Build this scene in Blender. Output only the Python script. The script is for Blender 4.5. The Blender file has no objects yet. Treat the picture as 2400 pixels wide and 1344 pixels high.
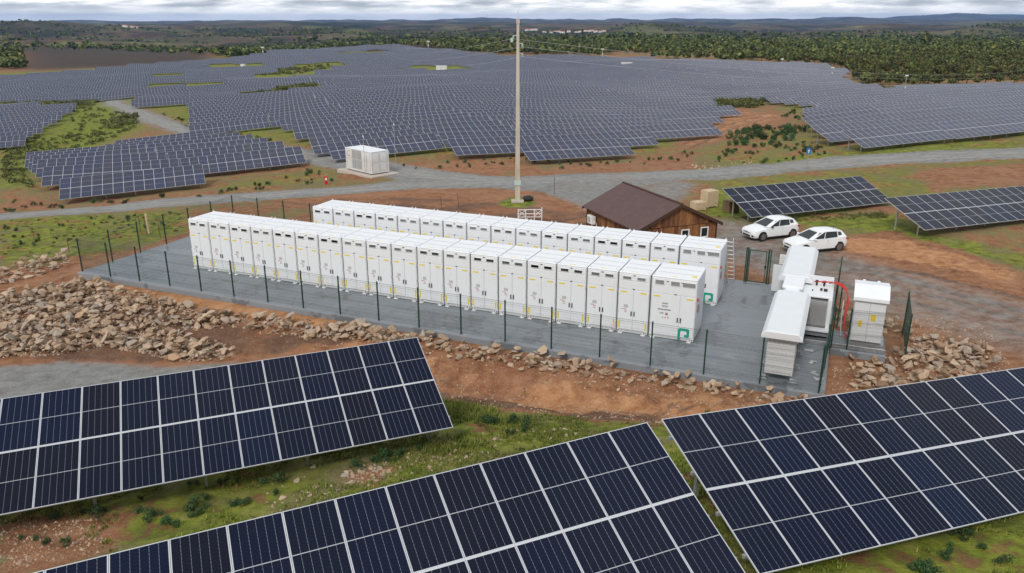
import bpy, bmesh, math, random
import numpy as np
from mathutils import Matrix, Vector
random.seed(7); RNG = np.random.default_rng(11)
R = math.radians
SC = bpy.context.scene
COL = SC.collection

# ------------------------------------------------------------------ camera
CAM_H, F_PX, IMG_W, IMG_H, V_HOR = 15.0, 1850.0, 2400.0, 1344.0, 45.0
PITCH = math.atan((IMG_H / 2 - V_HOR) / F_PX)
cam_d = bpy.data.cameras.new('camera')
cam_d.sensor_width = 36.0
cam_d.lens = 36.0 * F_PX / IMG_W
cam_d.clip_start = 0.5
cam_d.clip_end = 90000
cam = bpy.data.objects.new('camera', cam_d)
COL.objects.link(cam)
cam.location = (0, 0, CAM_H)
cam.rotation_euler = (R(90) - PITCH, 0, 0)
SC.camera = cam

# ------------------------------------------------------------------ sky, sun, exposure
SUN_AZ, SUN_EL = R(203), R(42)          # direction to the sun: azimuth counted from +Y clockwise
world = bpy.data.worlds.new('World')
SC.world = world
world.use_nodes = True
wt = world.node_tree
for n_ in list(wt.nodes):
    wt.nodes.remove(n_)
def wn(t, **k):
    n = wt.nodes.new(t)
    for a, b in k.items():
        setattr(n, a, b)
    return n
w_out = wn('ShaderNodeOutputWorld'); w_bg = wn('ShaderNodeBackground')
sky = wn('ShaderNodeTexSky', sky_type='NISHITA', sun_disc=False, sun_elevation=SUN_EL, sun_rotation=SUN_AZ)
sky.air_density = 1.0; sky.dust_density = 1.5
sk = wn('ShaderNodeVectorMath', operation='SCALE'); sk.inputs['Scale'].default_value = 0.10
wt.links.new(sky.outputs[0], sk.inputs[0])
tc = wn('ShaderNodeTexCoord'); sep = wn('ShaderNodeSeparateXYZ')
wt.links.new(tc.outputs['Generated'], sep.inputs[0])
def wm(op, a, b=None):
    n = wn('ShaderNodeMath', operation=op)
    for i, q in enumerate((a, b)):
        if q is None: continue
        if isinstance(q, (int, float)): n.inputs[i].default_value = q
        else: wt.links.new(q, n.inputs[i])
    return n.outputs[0]
zc_ = wm('ADD', wm('MAXIMUM', sep.outputs[2], 0.0), 0.035)
cmb = wn('ShaderNodeCombineXYZ')
wt.links.new(wm('DIVIDE', sep.outputs[0], zc_), cmb.inputs[0])
wt.links.new(wm('DIVIDE', sep.outputs[1], zc_), cmb.inputs[1])
def wnoise(scale, detail, rough, off):
    m = wn('ShaderNodeMapping'); m.inputs['Location'].default_value = (off, off * .7, 0)
    wt.links.new(cmb.outputs[0], m.inputs[0])
    n = wn('ShaderNodeTexNoise'); n.inputs['Scale'].default_value = scale
    n.inputs['Detail'].default_value = detail; n.inputs['Roughness'].default_value = rough
    wt.links.new(m.outputs[0], n.inputs['Vector'])
    return n.outputs['Fac']
def wramp(fac, stops):
    r_ = wn('ShaderNodeValToRGB'); e = r_.color_ramp.elements
    while len(e) < len(stops): e.new(.5)
    for i, (p, c) in enumerate(stops):
        e[i].position = p; e[i].color = (*c, 1)
    wt.links.new(fac, r_.inputs[0]); return r_.outputs[0]
def wmix(f, a, b, mode='MIX'):
    n = wn('ShaderNodeMix', data_type='RGBA', blend_type=mode)
    for s_, q in ((0, f), (6, a), (7, b)):
        if isinstance(q, (int, float)): n.inputs[s_].default_value = q
        elif isinstance(q, tuple): n.inputs[s_].default_value = (*q, 1)
        else: wt.links.new(q, n.inputs[s_])
    return n.outputs[2]
cl_a = wnoise(.9, 8, .6, 3.3)
cloud_hi = wramp(cl_a, [(.32, (.34, .38, .42)), (.47, (.50, .54, .57)), (.58, (.74, .76, .78)), (.72, (.95, .95, .94))])
# cloud banks stacked low over the land
lm = wn('ShaderNodeMapping'); lm.inputs['Scale'].default_value = (13, 13, 95); wt.links.new(tc.outputs['Generated'], lm.inputs[0])
ln = wn('ShaderNodeTexNoise'); ln.inputs['Scale'].default_value = 1.; ln.inputs['Detail'].default_value = 7; ln.inputs['Roughness'].default_value = .58; wt.links.new(lm.outputs[0], ln.inputs['Vector'])
cloud_lo = wramp(ln.outputs['Fac'], [(.36, (.42, .45, .48)), (.45, (.60, .63, .65)), (.52, (.82, .83, .83)), (.60, (1.08, 1.07, 1.05))])
hi_f = wm('MINIMUM', wm('MAXIMUM', wm('DIVIDE', wm('SUBTRACT', sep.outputs[2], .05), .12), 0.), 1.)
cover = wramp(wnoise(.35, 5, .5, 9.1), [(.30, (.6, .6, .6)), (.48, (1, 1, 1))])
col_w = wmix(hi_f, cloud_lo, wmix(cover, sk.outputs[0], cloud_hi))
# bright thin layer right over the horizon
low = wm('SUBTRACT', 1.0, wm('MINIMUM', wm('DIVIDE', wm('ABSOLUTE', sep.outputs[2]), .014), 1.0))
col_w = wmix(wm('MULTIPLY', wm('POWER', low, .7), .85), col_w, (.95, .96, .96))
wt.links.new(col_w, w_bg.inputs[0]); w_bg.inputs[1].default_value = 1.0
wt.links.new(w_bg.outputs[0], w_out.inputs[0])

sun_d = bpy.data.lights.new('sun', 'SUN'); sun_d.energy = 1.5; sun_d.angle = R(12); sun_d.color = (1, .955, .89)
sun = bpy.data.objects.new('sun', sun_d); COL.objects.link(sun)
sv = Vector((math.sin(SUN_AZ) * math.cos(SUN_EL), math.cos(SUN_AZ) * math.cos(SUN_EL), math.sin(SUN_EL)))
sun.rotation_euler = sv.to_track_quat('Z', 'Y').to_euler()
sun.location = (0, -20, 60)

SC.view_settings.view_transform = 'Standard'
SC.view_settings.look = 'None'
SC.view_settings.exposure = 0.34
SC.view_settings.gamma = 1.0
SC.view_settings.use_curve_mapping = False
SC.render.engine = 'CYCLES'
SC.cycles.use_denoising = True
SC.cycles.max_bounces = 4
SC.cycles.diffuse_bounces = 2
SC.cycles.glossy_bounces = 2
SC.cycles.transparent_max_bounces = 8
SC.cycles.volume_bounces = 0
SC.cycles.caustics_reflective = False
SC.cycles.caustics_refractive = False

# ------------------------------------------------------------------ materials
def ND(nt, t, **k):
    n = nt.nodes.new(t)
    for a, b in k.items(): setattr(n, a, b)
    return n
class Mat:
    """thin wrapper to wire procedural materials"""
    def __init__(s, name):
        s.m = bpy.data.materials.new(name); s.m.use_nodes = True
        s.nt = s.m.node_tree; s.b = s.nt.nodes['Principled BSDF']
    def lk(s, a, b): s.nt.links.new(a, b)
    def put(s, sock, v):
        if isinstance(v, (int, float)): sock.default_value = v
        elif isinstance(v, tuple): sock.default_value = (*v, 1) if len(v) == 3 and sock.type == 'RGBA' else v
        else: s.lk(v, sock)
    def coord(s, kind='Object', scale=None):
        c = ND(s.nt, 'ShaderNodeTexCoord').outputs[kind] if kind != 'World' else ND(s.nt, 'ShaderNodeNewGeometry').outputs['Position']
        if scale is not None:
            m = ND(s.nt, 'ShaderNodeMapping'); m.inputs['Scale'].default_value = scale if isinstance(scale, tuple) else (scale,) * 3
            s.lk(c, m.inputs[0]); c = m.outputs[0]
        return c
    def noise(s, co, scale, detail=4, rough=.55, out='Fac'):
        n = ND(s.nt, 'ShaderNodeTexNoise'); s.lk(co, n.inputs['Vector'])
        n.inputs['Scale'].default_value = scale; n.inputs['Detail'].default_value = detail; n.inputs['Roughness'].default_value = rough
        return n.outputs[out]
    def voro(s, co, scale, out='Color', feature='F1'):
        n = ND(s.nt, 'ShaderNodeTexVoronoi', feature=feature); s.lk(co, n.inputs['Vector']); n.inputs['Scale'].default_value = scale
        return n.outputs[out]
    def math(s, op, a, b=None, c=None):
        n = ND(s.nt, 'ShaderNodeMath', operation=op)
        for i, q in enumerate((a, b, c)):
            if q is not None: s.put(n.inputs[i], q)
        return n.outputs[0]
    def ss(s, x, lo, hi):
        n = ND(s.nt, 'ShaderNodeMapRange', interpolation_type='SMOOTHSTEP')
        s.put(n.inputs[0], x); s.put(n.inputs[1], lo); s.put(n.inputs[2], hi); n.inputs[3].default_value = 0; n.inputs[4].default_value = 1
        return n.outputs[0]
    def mix(s, f, a, b, mode='MIX'):
        n = ND(s.nt, 'ShaderNodeMix', data_type='RGBA', blend_type=mode)
        s.put(n.inputs[0], f); s.put(n.inputs[6], a); s.put(n.inputs[7], b)
        return n.outputs[2]
    def ramp(s, f, stops):
        r_ = ND(s.nt, 'ShaderNodeValToRGB'); e = r_.color_ramp.elements
        while len(e) < len(stops): e.new(.5)
        for i, (p, c) in enumerate(stops):
            e[i].position = p; e[i].color = (*c, 1)
        s.lk(f, r_.inputs[0]); return r_.outputs[0]
    def rand(s): return ND(s.nt, 'ShaderNodeObjectInfo').outputs['Random']
    def island(s): return ND(s.nt, 'ShaderNodeNewGeometry').outputs['Random Per Island']
    def bump(s, h, strength=.3, dist=.02):
        n = ND(s.nt, 'ShaderNodeBump'); n.inputs['Strength'].default_value = strength; n.inputs['Distance'].default_value = dist
        s.put(n.inputs['Height'], h); s.lk(n.outputs[0], s.b.inputs['Normal']); return n
    def done(s, col=None, rough=None, metal=None, spec=None):
        if col is not None: s.put(s.b.inputs['Base Color'], col)
        if rough is not None: s.put(s.b.inputs['Roughness'], rough)
        if metal is not None: s.put(s.b.inputs['Metallic'], metal)
        if spec is not None: s.put(s.b.inputs['Specular IOR Level'], spec)
        return s.m
M = {}
def dusty(name, col, rough):
    a = Mat(name); co = a.coord('Object'); w_ = a.coord('World'); n = a.noise(w_, 1.3, 7, .7); st = a.noise(a.coord('World', (6, 6, .35)), 1.6, 6, .65)
    c = a.mix(a.math('MULTIPLY', a.ss(n, .50, .74), .16), col, (.60, .57, .52)); c = a.mix(a.math('MULTIPLY', a.ss(st, .55, .72), .20), c, (.56, .53, .48))
    sp = ND(a.nt, 'ShaderNodeSeparateXYZ'); a.lk(w_, sp.inputs[0])
    spl = a.ss(a.math('ADD', a.math('MULTIPLY', n, 1.3), a.math('MULTIPLY', sp.outputs[2], -.55)), .40, .95)
    c = a.mix(a.math('MULTIPLY', spl, .38), c, (.50, .42, .34)); a.bump(a.noise(co, .9, 3), .06, .05)
    M[name] = a.done(c, a.math('MULTIPLY_ADD', n, .25, rough - .1))
def simple(name, col, rough=.5, metal=0., var=.12, scale=3., bump=0., spec=.5, grime=None):
    a = Mat(name); co = a.coord('Object'); n = a.noise(co, scale, 6, .6)
    lo = tuple(c * (1 - var) for c in col); hi = tuple(min(1, c * (1 + var)) for c in col)
    c = a.ramp(n, [(.3, lo), (.7, hi)])
    if grime:
        g = a.noise(a.coord('World'), 1.1, 7, .7)
        c = a.mix(a.math('MULTIPLY', a.ss(g, .52, .75), grime[1]), c, grime[0])
    if bump: a.bump(a.noise(co, scale * 8, 5, .6), bump, .01)
    M[name] = a.done(c, rough, metal, spec)
dusty('white_paint', (.80, .81, .83), .38)
simple('white_roof', (.80, .81, .84), .42, var=.02, grime=((.62, .60, .56), .14))
simple('hood_white', (.72, .74, .77), .45, var=.03, grime=((.55, .54, .50), .2))
dusty('white_cladding', (.70, .72, .74), .42)
simple('grey_panel', (.46, .47, .48), .5, var=.06)
simple('vent_grey', (.20, .195, .19), .6, var=.08)
simple('vent_light', (.42, .42, .42), .6, var=.05)
simple('gap_dark', (.05, .05, .055), .8)
simple('seal_grey', (.16, .16, .17), .7)
simple('black_plastic', (.018, .018, .02), .45)
simple('yellow_label', (.80, .60, .04), .5, var=.06)
simple('pale_label', (.50, .50, .50), .5, var=.2, scale=40)
simple('dark_print', (.10, .09, .10), .5, var=.3, scale=60)
simple('red_print', (.42, .16, .14), .5, var=.25)
simple('teal_logo', (.0, .36, .24), .45, var=.03)
simple('green_steel', (.010, .045, .028), .45, var=.15)
simple('wire_green', (.022, .062, .045), .5, var=.1)
simple('galvanised', (.42, .44, .46), .42, .75, var=.16, scale=6)
simple('alu', (.62, .63, .65), .35, .6, var=.06)
simple('cable_red', (.55, .03, .02), .45)
simple('cable_black', (.02, .02, .02), .5)
simple('roof_brown', (.105, .058, .055), .75, var=.12, scale=2., bump=.15)
simple('timber_dark', (.06, .026, .012), .75, var=.3, scale=4)
simple('crate_wood', (.58, .44, .29), .75, var=.18, scale=5, bump=.2)
simple('crate_dark', (.20, .13, .07), .8, var=.2, scale=5)
simple('window_white', (.8, .8, .78), .45)
simple('red_paint', (.62, .02, .02), .4)
simple('sign_blue', (.02, .17, .48), .4)
simple('car_white', (.82, .83, .84), .18, var=.01)
simple('tyre', (.02, .02, .021), .8)
simple('rim_metal', (.28, .28, .29), .3, .7)
simple('lamp_glass', (.55, .58, .6), .12)
simple('tail_red', (.35, .02, .02), .2)
simple('rust_iron', (.16, .07, .035), .85, var=.3)
simple('plinth_concrete', (.50, .43, .37), .85, var=.12, bump=.3)
simple('house_white', (.82, .80, .76), .8)
simple('house_roof', (.40, .16, .09), .85)
simple('steel_post', (.45, .46, .47), .45, .6)
simple('insulator', (.45, .6, .55), .25)
simple('bark', (.09, .065, .045), .9, var=.3, scale=8, bump=.4)
simple('yellow_bit', (.75, .55, .05), .5)
simple('kraft', (.55, .40, .22), .8)

a = Mat('glass_dark'); a.done((.012, .016, .02), .06, 0, .6); M['glass_dark'] = a.m

# concrete pole
a = Mat('pole_concrete'); co = a.coord('Object', (1, 1, .12)); n = a.noise(co, 4, 6, .65)
a.bump(a.noise(a.coord('Object'), 25, 4), .25, .01)
M['pole_concrete'] = a.done(a.ramp(n, [(.3, (.40, .34, .26)), (.55, (.55, .49, .40)), (.75, (.60, .50, .38))]), .85)

# wooden planks: each plank has its own tone
a = Mat('plank'); rd = a.rand(); co = a.coord('Object', (7, 7, .5))
n = a.noise(co, 5, 6, .65)
c = a.ramp(n, [(.28, (.075, .028, .010)), (.5, (.21, .083, .028)), (.75, (.34, .155, .058))])
hs = ND(a.nt, 'ShaderNodeHueSaturation'); a.lk(c, hs.inputs['Color'])
a.lk(a.math('MULTIPLY_ADD', rd, .9, .55), hs.inputs['Value']); a.lk(a.math('MULTIPLY_ADD', rd, .02, .49), hs.inputs['Hue'])
a.bump(n, .3, .01)
M['plank'] = a.done(hs.outputs[0], .8)

# rock: sandy schist, each stone with its own tone
a = Mat('rock'); rd = a.rand(); isl = a.island(); rr = a.math('FRACT', a.math('ADD', rd, isl))
n = a.noise(a.coord('World'), 5, 6, .65)
c = a.ramp(rr, [(0, (.23, .145, .092)), (.3, (.40, .275, .18)), (.6, (.52, .385, .27)), (.85, (.33, .28, .235)), (1, (.46, .29, .175))])
c = a.mix(a.math('MULTIPLY', a.ss(n, .5, .72), .7), c, (.25, .145, .08)); c = a.mix(a.math('MULTIPLY', a.ss(a.noise(a.coord('World'), 14, 4), .55, .7), .5), c, (.48, .41, .33))
a.bump(a.noise(a.coord('World'), 18, 5), .5, .03)
M['rock'] = a.done(c, .9)

def leafmat(name, stops, rough=.65):
    a = Mat(name); v = a.math('FRACT', a.math('ADD', a.island(), a.math('MULTIPLY', a.rand(), .37)))
    c = a.ramp(v, stops)
    hs = ND(a.nt, 'ShaderNodeHueSaturation'); a.lk(c, hs.inputs['Color'])
    tone = a.ss(a.noise(a.coord('World'), .17, 3, .6), .32, .68); a.lk(a.math('MULTIPLY', a.math('MULTIPLY_ADD', a.rand(), .4, .8), a.math('MULTIPLY_ADD', tone, .85, .55)), hs.inputs['Value']); a.lk(a.math('MULTIPLY_ADD', a.rand(), .05, .475), hs.inputs['Hue'])
    a.done(hs.outputs[0], rough, 0, .25)
    M[name] = a.m
leafmat('leaf_tree', [(0, (.026, .036, .011)), (.4, (.066, .080, .020)), (.75, (.125, .13, .034)), (1, (.18, .15, .042))])
leafmat('leaf_shrub', [(0, (.018, .045, .016)), (.5, (.04, .085, .03)), (1, (.08, .13, .04))])
leafmat('leaf_scrub', [(0, (.04, .055, .018)), (.5, (.10, .11, .03)), (1, (.20, .19, .06))])
leafmat('leaf_grass', [(0, (.055, .085, .012)), (.5, (.135, .17, .02)), (1, (.26, .24, .06))])

# photovoltaic module glass: cell columns and the half-cell break printed under the glass
def pv(name, table, poly_si=False):
    a = Mat(name); uv = ND(a.nt, 'ShaderNodeTexCoord').outputs['UV']
    sp = ND(a.nt, 'ShaderNodeSeparateXYZ'); a.lk(uv, sp.inputs[0])
    U, V = sp.outputs[0], sp.outputs[1]
    if table:
        fu, fv = a.math('FRACT', U), a.math('FRACT', V)
        wn_ = ND(a.nt, 'ShaderNodeTexWhiteNoise', noise_dimensions='3D'); cb = ND(a.nt, 'ShaderNodeCombineXYZ')
        a.lk(a.math('FLOOR', U), cb.inputs[0]); a.lk(a.math('FLOOR', V), cb.inputs[1]); a.lk(a.math('MULTIPLY', a.math('ADD', a.island(), a.rand()), 71.), cb.inputs[2])
        a.lk(cb.outputs[0], wn_.inputs['Vector']); rd = wn_.outputs['Value']
    else:
        fu, fv = U, V; rd = a.rand()
    cell = a.ramp(rd, [(0, (.016, .020, .056)), (.4, (.020, .023, .055)), (.75, (.023, .024, .048)), (.92, (.014, .022, .070)), (1, (.027, .024, .042))] if poly_si else [(0, (.0026, .0058, .023)), (.4, (.0032, .0060, .020)), (.75, (.0042, .0055, .015)), (.92, (.0026, .0068, .027)), (1, (.0024, .008, .031))])
    col6 = a.math('FRACT', a.math('MULTIPLY', fu, 6.))
    d6 = a.math('ABSOLUTE', a.math('SUBTRACT', col6, .5))                 # .5 on the column joints
    vline = a.math('GREATER_THAN', d6, .5 - .025)
    dash = a.math('GREATER_THAN', a.math('FRACT', a.math('MULTIPLY', fv, 24.)), .22)
    dv = a.math('ABSOLUTE', a.math('SUBTRACT', fv, .5)); hline = a.math('LESS_THAN', dv, .0048)
    hfine = a.math('GREATER_THAN', a.math('ABSOLUTE', a.math('SUBTRACT', a.math('FRACT', a.math('MULTIPLY', fv, 24.)), .5)), .46)
    if not table:
        c = a.mix(a.math('MULTIPLY', hfine, .12), cell, (.06, .07, .10))
        c = a.mix(a.math('MULTIPLY', vline, a.math('MULTIPLY_ADD', dash, .38, .14)), c, (.34, .35, .41))
        c = a.mix(a.math('MULTIPLY', hline, .8), c, (.5, .51, .54))
    else:
        c = a.mix(a.math('MULTIPLY', vline, .40), cell, (.36, .37, .41))
        c = a.mix(a.math('MULTIPLY', a.math('LESS_THAN', dv, .006), .5), c, (.5, .51, .54))
        eu = a.math('GREATER_THAN', a.math('ABSOLUTE', a.math('SUBTRACT', fu, .5)), .5 - .034)
        ev = a.math('GREATER_THAN', a.math('ABSOLUTE', a.math('SUBTRACT', fv, .5)), .5 - .019)
        c = a.mix(a.math('MAXIMUM', eu, ev), c, (.33, .34, .38))
    if poly_si:                                                         # older blue cells under dusty glass
        a.b.inputs['Sheen Weight'].default_value = .35; a.b.inputs['Sheen Roughness'].default_value = .3; a.b.inputs['Sheen Tint'].default_value = (.72, .74, 1., 1)
        a.done(c, .2, 0, .42)
    else: a.done(c, .10, 0, .17)
    M[name] = a.m
pv('pv_glass', False); pv('pv_field', False, True); pv('pv_table', True, True)

# concrete slab of the yard, damp in places
a = Mat('slab'); co = a.coord('World'); n1 = a.noise(co, .35, 6, .6); n2 = a.noise(co, 2.2, 6, .65)
st = a.coord('Object', (.25, 2.2, 1)); ns = a.noise(st, 1.6, 5, .6)
c = a.ramp(ns, [(.25, (.215, .23, .25)), (.75, (.255, .275, .30))])
wet = a.ss(a.math('MULTIPLY_ADD', n2, .30, n1), .675, .715)
c = a.mix(a.math('MULTIPLY', wet, .8), c, (.135, .145, .16)); c = a.mix(a.math('MULTIPLY', a.ss(a.noise(co, .55, 7, .7), .57, .68), .55), c, (.36, .36, .36))
c = a.mix(a.math('MULTIPLY', a.ss(a.noise(co, .9, 5), .64, .75), .5), c, (.30, .20, .13))
a.lk(a.math('MULTIPLY_ADD', wet, -.42, .62), a.b.inputs['Roughness'])
a.bump(n2, .12, .01); M['slab'] = a.done(c, None, 0, .3)
simple('slab_side_dark', (.13, .135, .145), .8, var=.15)

# ------------------------------------------------------------------ mesh helpers
class MB:
    def __init__(s): s.v = []; s.f = []; s.mi = []; s.uv = None
    def add(s, verts, faces, mi=0):
        o = len(s.v); s.v.extend([tuple(p) for p in verts]); s.f.extend([tuple(i + o for i in f) for f in faces]); s.mi.extend([mi] * len(faces)); return s
    def box(s, x0, x1, y0, y1, z0, z1, mi=0, rz=0, c=(0, 0)):
        V = [(x, y, z) for z in (z0, z1) for y in (y0, y1) for x in (x0, x1)]
        if rz:
            ca, sa = math.cos(rz), math.sin(rz)
            V = [(c[0] + (x - c[0]) * ca - (y - c[1]) * sa, c[1] + (x - c[0]) * sa + (y - c[1]) * ca, z) for x, y, z in V]
        return s.add(V, [(0, 2, 3, 1), (4, 5, 7, 6), (0, 1, 5, 4), (2, 6, 7, 3), (0, 4, 6, 2), (1, 3, 7, 5)], mi)
    def bbox(s, x0, x1, y0, y1, z0, z1, b=.02, mi=0):
        """box with chamfered edges"""
        bm = bmesh.new(); bmesh.ops.create_cube(bm, size=1)
        for v in bm.verts: v.co = Vector(((x0 + x1) / 2 + v.co.x * (x1 - x0), (y0 + y1) / 2 + v.co.y * (y1 - y0), (z0 + z1) / 2 + v.co.z * (z1 - z0)))
        bmesh.ops.bevel(bm, geom=bm.edges[:], offset=b, segments=1, affect='EDGES')
        bm.verts.index_update()
        s.add([v.co[:] for v in bm.verts], [[v.index for v in f.verts] for f in bm.faces], mi); bm.free(); return s
    def prism(s, poly, axis, a0, a1, mi=0):
        """extrude a 2-D outline along an axis ('x': (y,z), 'y': (x,z), 'z': (x,y))"""
        n = len(poly)
        def P(p, t): return {'x': (t, p[0], p[1]), 'y': (p[0], t, p[1]), 'z': (p[0], p[1], t)}[axis]
        V = [P(p, a0) for p in poly] + [P(p, a1) for p in poly]
        fl = [tuple(range(n))[::-1], tuple(range(n, 2 * n))] + [(i, (i + 1) % n, n + (i + 1) % n, n + i) for i in range(n)]
        return s.add(V, fl, mi)
    def tube(s, pts, r, n=6, mi=0, cap=True):
        pts = [Vector(p) for p in pts]; rs = r if isinstance(r, (list, tuple)) else [r] * len(pts)
        rings = []; up = Vector((0, 0, 1))
        for i, p in enumerate(pts):
            d = (pts[min(i + 1, len(pts) - 1)] - pts[max(i - 1, 0)]).normalized()
            a_ = d.cross(up if abs(d.z) < .95 else Vector((1, 0, 0))).normalized(); b_ = a_.cross(d).normalized()
            rings.append([p + a_ * (rs[i] * math.cos(2 * math.pi * k / n)) + b_ * (rs[i] * math.sin(2 * math.pi * k / n)) for k in range(n)])
        V = [q for rg in rings for q in rg]; F = []
        for i in range(len(pts) - 1):
            for k in range(n): F.append((i * n + k, i * n + (k + 1) % n, (i + 1) * n + (k + 1) % n, (i + 1) * n + k))
        if cap: F.append(tuple(range(n))[::-1]); F.append(tuple(len(V) - n + k for k in range(n)))
        return s.add(V, F, mi)
    def cyl(s, c, r, h, axis='z', n=16, mi=0):
        d = {'x': Vector((1, 0, 0)), 'y': Vector((0, 1, 0)), 'z': Vector((0, 0, 1))}[axis] * h
        c = Vector(c); return s.tube([c - d / 2, c + d / 2], r, n, mi)
    def mesh(s, name, mats, smooth=False):
        me = bpy.data.meshes.new(name); me.from_pydata(s.v, [], s.f)
        for m in (mats if isinstance(mats, (list, tuple)) else [mats]): me.materials.append(M[m] if isinstance(m, str) else m)
        if any(s.mi): me.polygons.foreach_set('material_index', s.mi)
        bm = bmesh.new(); bm.from_mesh(me); bmesh.ops.recalc_face_normals(bm, faces=bm.faces[:]); bm.to_mesh(me); bm.free()
        if smooth: me.polygons.foreach_set('use_smooth', [True] * len(me.polygons))
        me.update(); return me
    def build(s, name, mats, parent=None, smooth=False, **tags):
        return link(name, s.mesh(name, mats, smooth), parent, **tags)
def link(name, data, parent=None, loc=None, rot=None, label=None, cat=None, group=None, kind=None):
    o = bpy.data.objects.new(name, data); COL.objects.link(o)
    if parent is not None: o.parent = parent
    if loc is not None: o.location = loc
    if rot is not None: o.rotation_euler = rot
    if label: o['label'] = label
    if cat: o['category'] = cat
    if group: o['group'] = group
    if kind: o['kind'] = kind
    return o
def thing(name, label, cat, loc=(0, 0, 0), rz=0, group=None):
    return link(name, None, None, loc, (0, 0, rz), label, cat, group)
def copy_tree(o, parent=None):
    c = o.copy(); COL.objects.link(c); c.parent = parent
    for ch in o.children: copy_tree(ch, c)
    return c
ORD = ('zeroth first second third fourth fifth sixth seventh eighth ninth tenth eleventh twelfth thirteenth fourteenth fifteenth sixteenth seventeenth eighteenth nineteenth twentieth '
       'twenty-first twenty-second twenty-third twenty-fourth twenty-fifth twenty-sixth twenty-seventh twenty-eighth twenty-ninth thirtieth').split()

# ------------------------------------------------------------------ terrain
_f = np.array([0, math.cos(PITCH), -math.sin(PITCH)]); _u = np.array([0, math.sin(PITCH), math.cos(PITCH)])
def ray(u, v):
    return np.array([(u - IMG_W / 2) / F_PX, _f[1] - _u[1] * (v - IMG_H / 2) / F_PX, _f[2] - _u[2] * (v - IMG_H / 2) / F_PX])
def on_plane(u, v, z):
    d = ray(u, v); return d * ((z - CAM_H) / d[2]) + np.array([0, 0, CAM_H])
def _hash(i, j, k):
    h = (i.astype(np.int64) * 374761393 + j.astype(np.int64) * 668265263 + k * 974634777) & 0xffffffff
    h = ((h ^ (h >> 13)) * 1274126177) & 0xffffffff
    return ((h ^ (h >> 16)) & 0xffff) / 65535.0
def vnoise(x, y, k=0):
    xi, yi = np.floor(x), np.floor(y); fx, fy = x - xi, y - yi
    fx = fx * fx * (3 - 2 * fx); fy = fy * fy * (3 - 2 * fy)
    a = _hash(xi, yi, k); b = _hash(xi + 1, yi, k); c = _hash(xi, yi + 1, k); d = _hash(xi + 1, yi + 1, k)
    return (a * (1 - fx) + b * fx) * (1 - fy) + (c * (1 - fx) + d * fx) * fy
def fbm(x, y, k=0, oct_=4):
    s = 0; a = .5
    for i in range(oct_):
        s = s + a * (vnoise(x, y, k + i) * 2 - 1); x = x * 2.03 + 17.1; y = y * 2.03 - 9.7; a *= .5
    return s
def sst(x, a, b):
    t = np.clip((x - a) / (b - a), 0, 1); return t * t * (3 - 2 * t)
# yard frame: origin at the slab's front right corner, a along the cabinet rows, d into the yard
YO = np.array([12.97, 30.19]); YTH = R(-22.9)
YD1 = np.array([math.cos(YTH), math.sin(YTH)]); YD2 = np.array([-math.sin(YTH), math.cos(YTH)])
def Y(a, d): p = YO + YD1 * a + YD2 * d; return float(p[0]), float(p[1])
def Y3(a, d, z=0): p = Y(a, d); return (p[0], p[1], z)

CT = []                                                              # ground heights known at places (x, y, z)
for u, v, z in [(100, 840, -1.3), (420, 860, -1.3), (250, 745, -.75), (30, 700, -1.1), (0, 650, -1.1), (620, 800, -1.1), (100, 900, -1.25), (300, 885, -1.25),
                (1050, 830, -.75), (1300, 905, -.7), (1100, 930, -.2), (1300, 985, .9), (1450, 950, .1), (1650, 935, -.35), (1850, 915, -.5),
                (2080, 870, -.35), (2300, 845, -.25), (2400, 780, -.15), (2400, 690, -.05), (2200, 640, -.05), (1850, 570, -.12), (1640, 540, -.2), (1450, 540, -.25),
                (1213, 472, -.55), (1000, 455, -.9), (700, 470, -1.3), (1700, 400, -.6), (2000, 385, -.3), (2350, 360, .1), (1400, 410, -1.2), (1100, 415, -1.6),
                (850, 420, -2.1), (760, 430, -2.2), (300, 490, -2.3), (30, 520, -2.4), (20, 440, -3.6), (480, 460, -2.4), (60, 600, -1.4)]:
    p = on_plane(u, v, z); CT.append((p[0], p[1], z))
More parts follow.
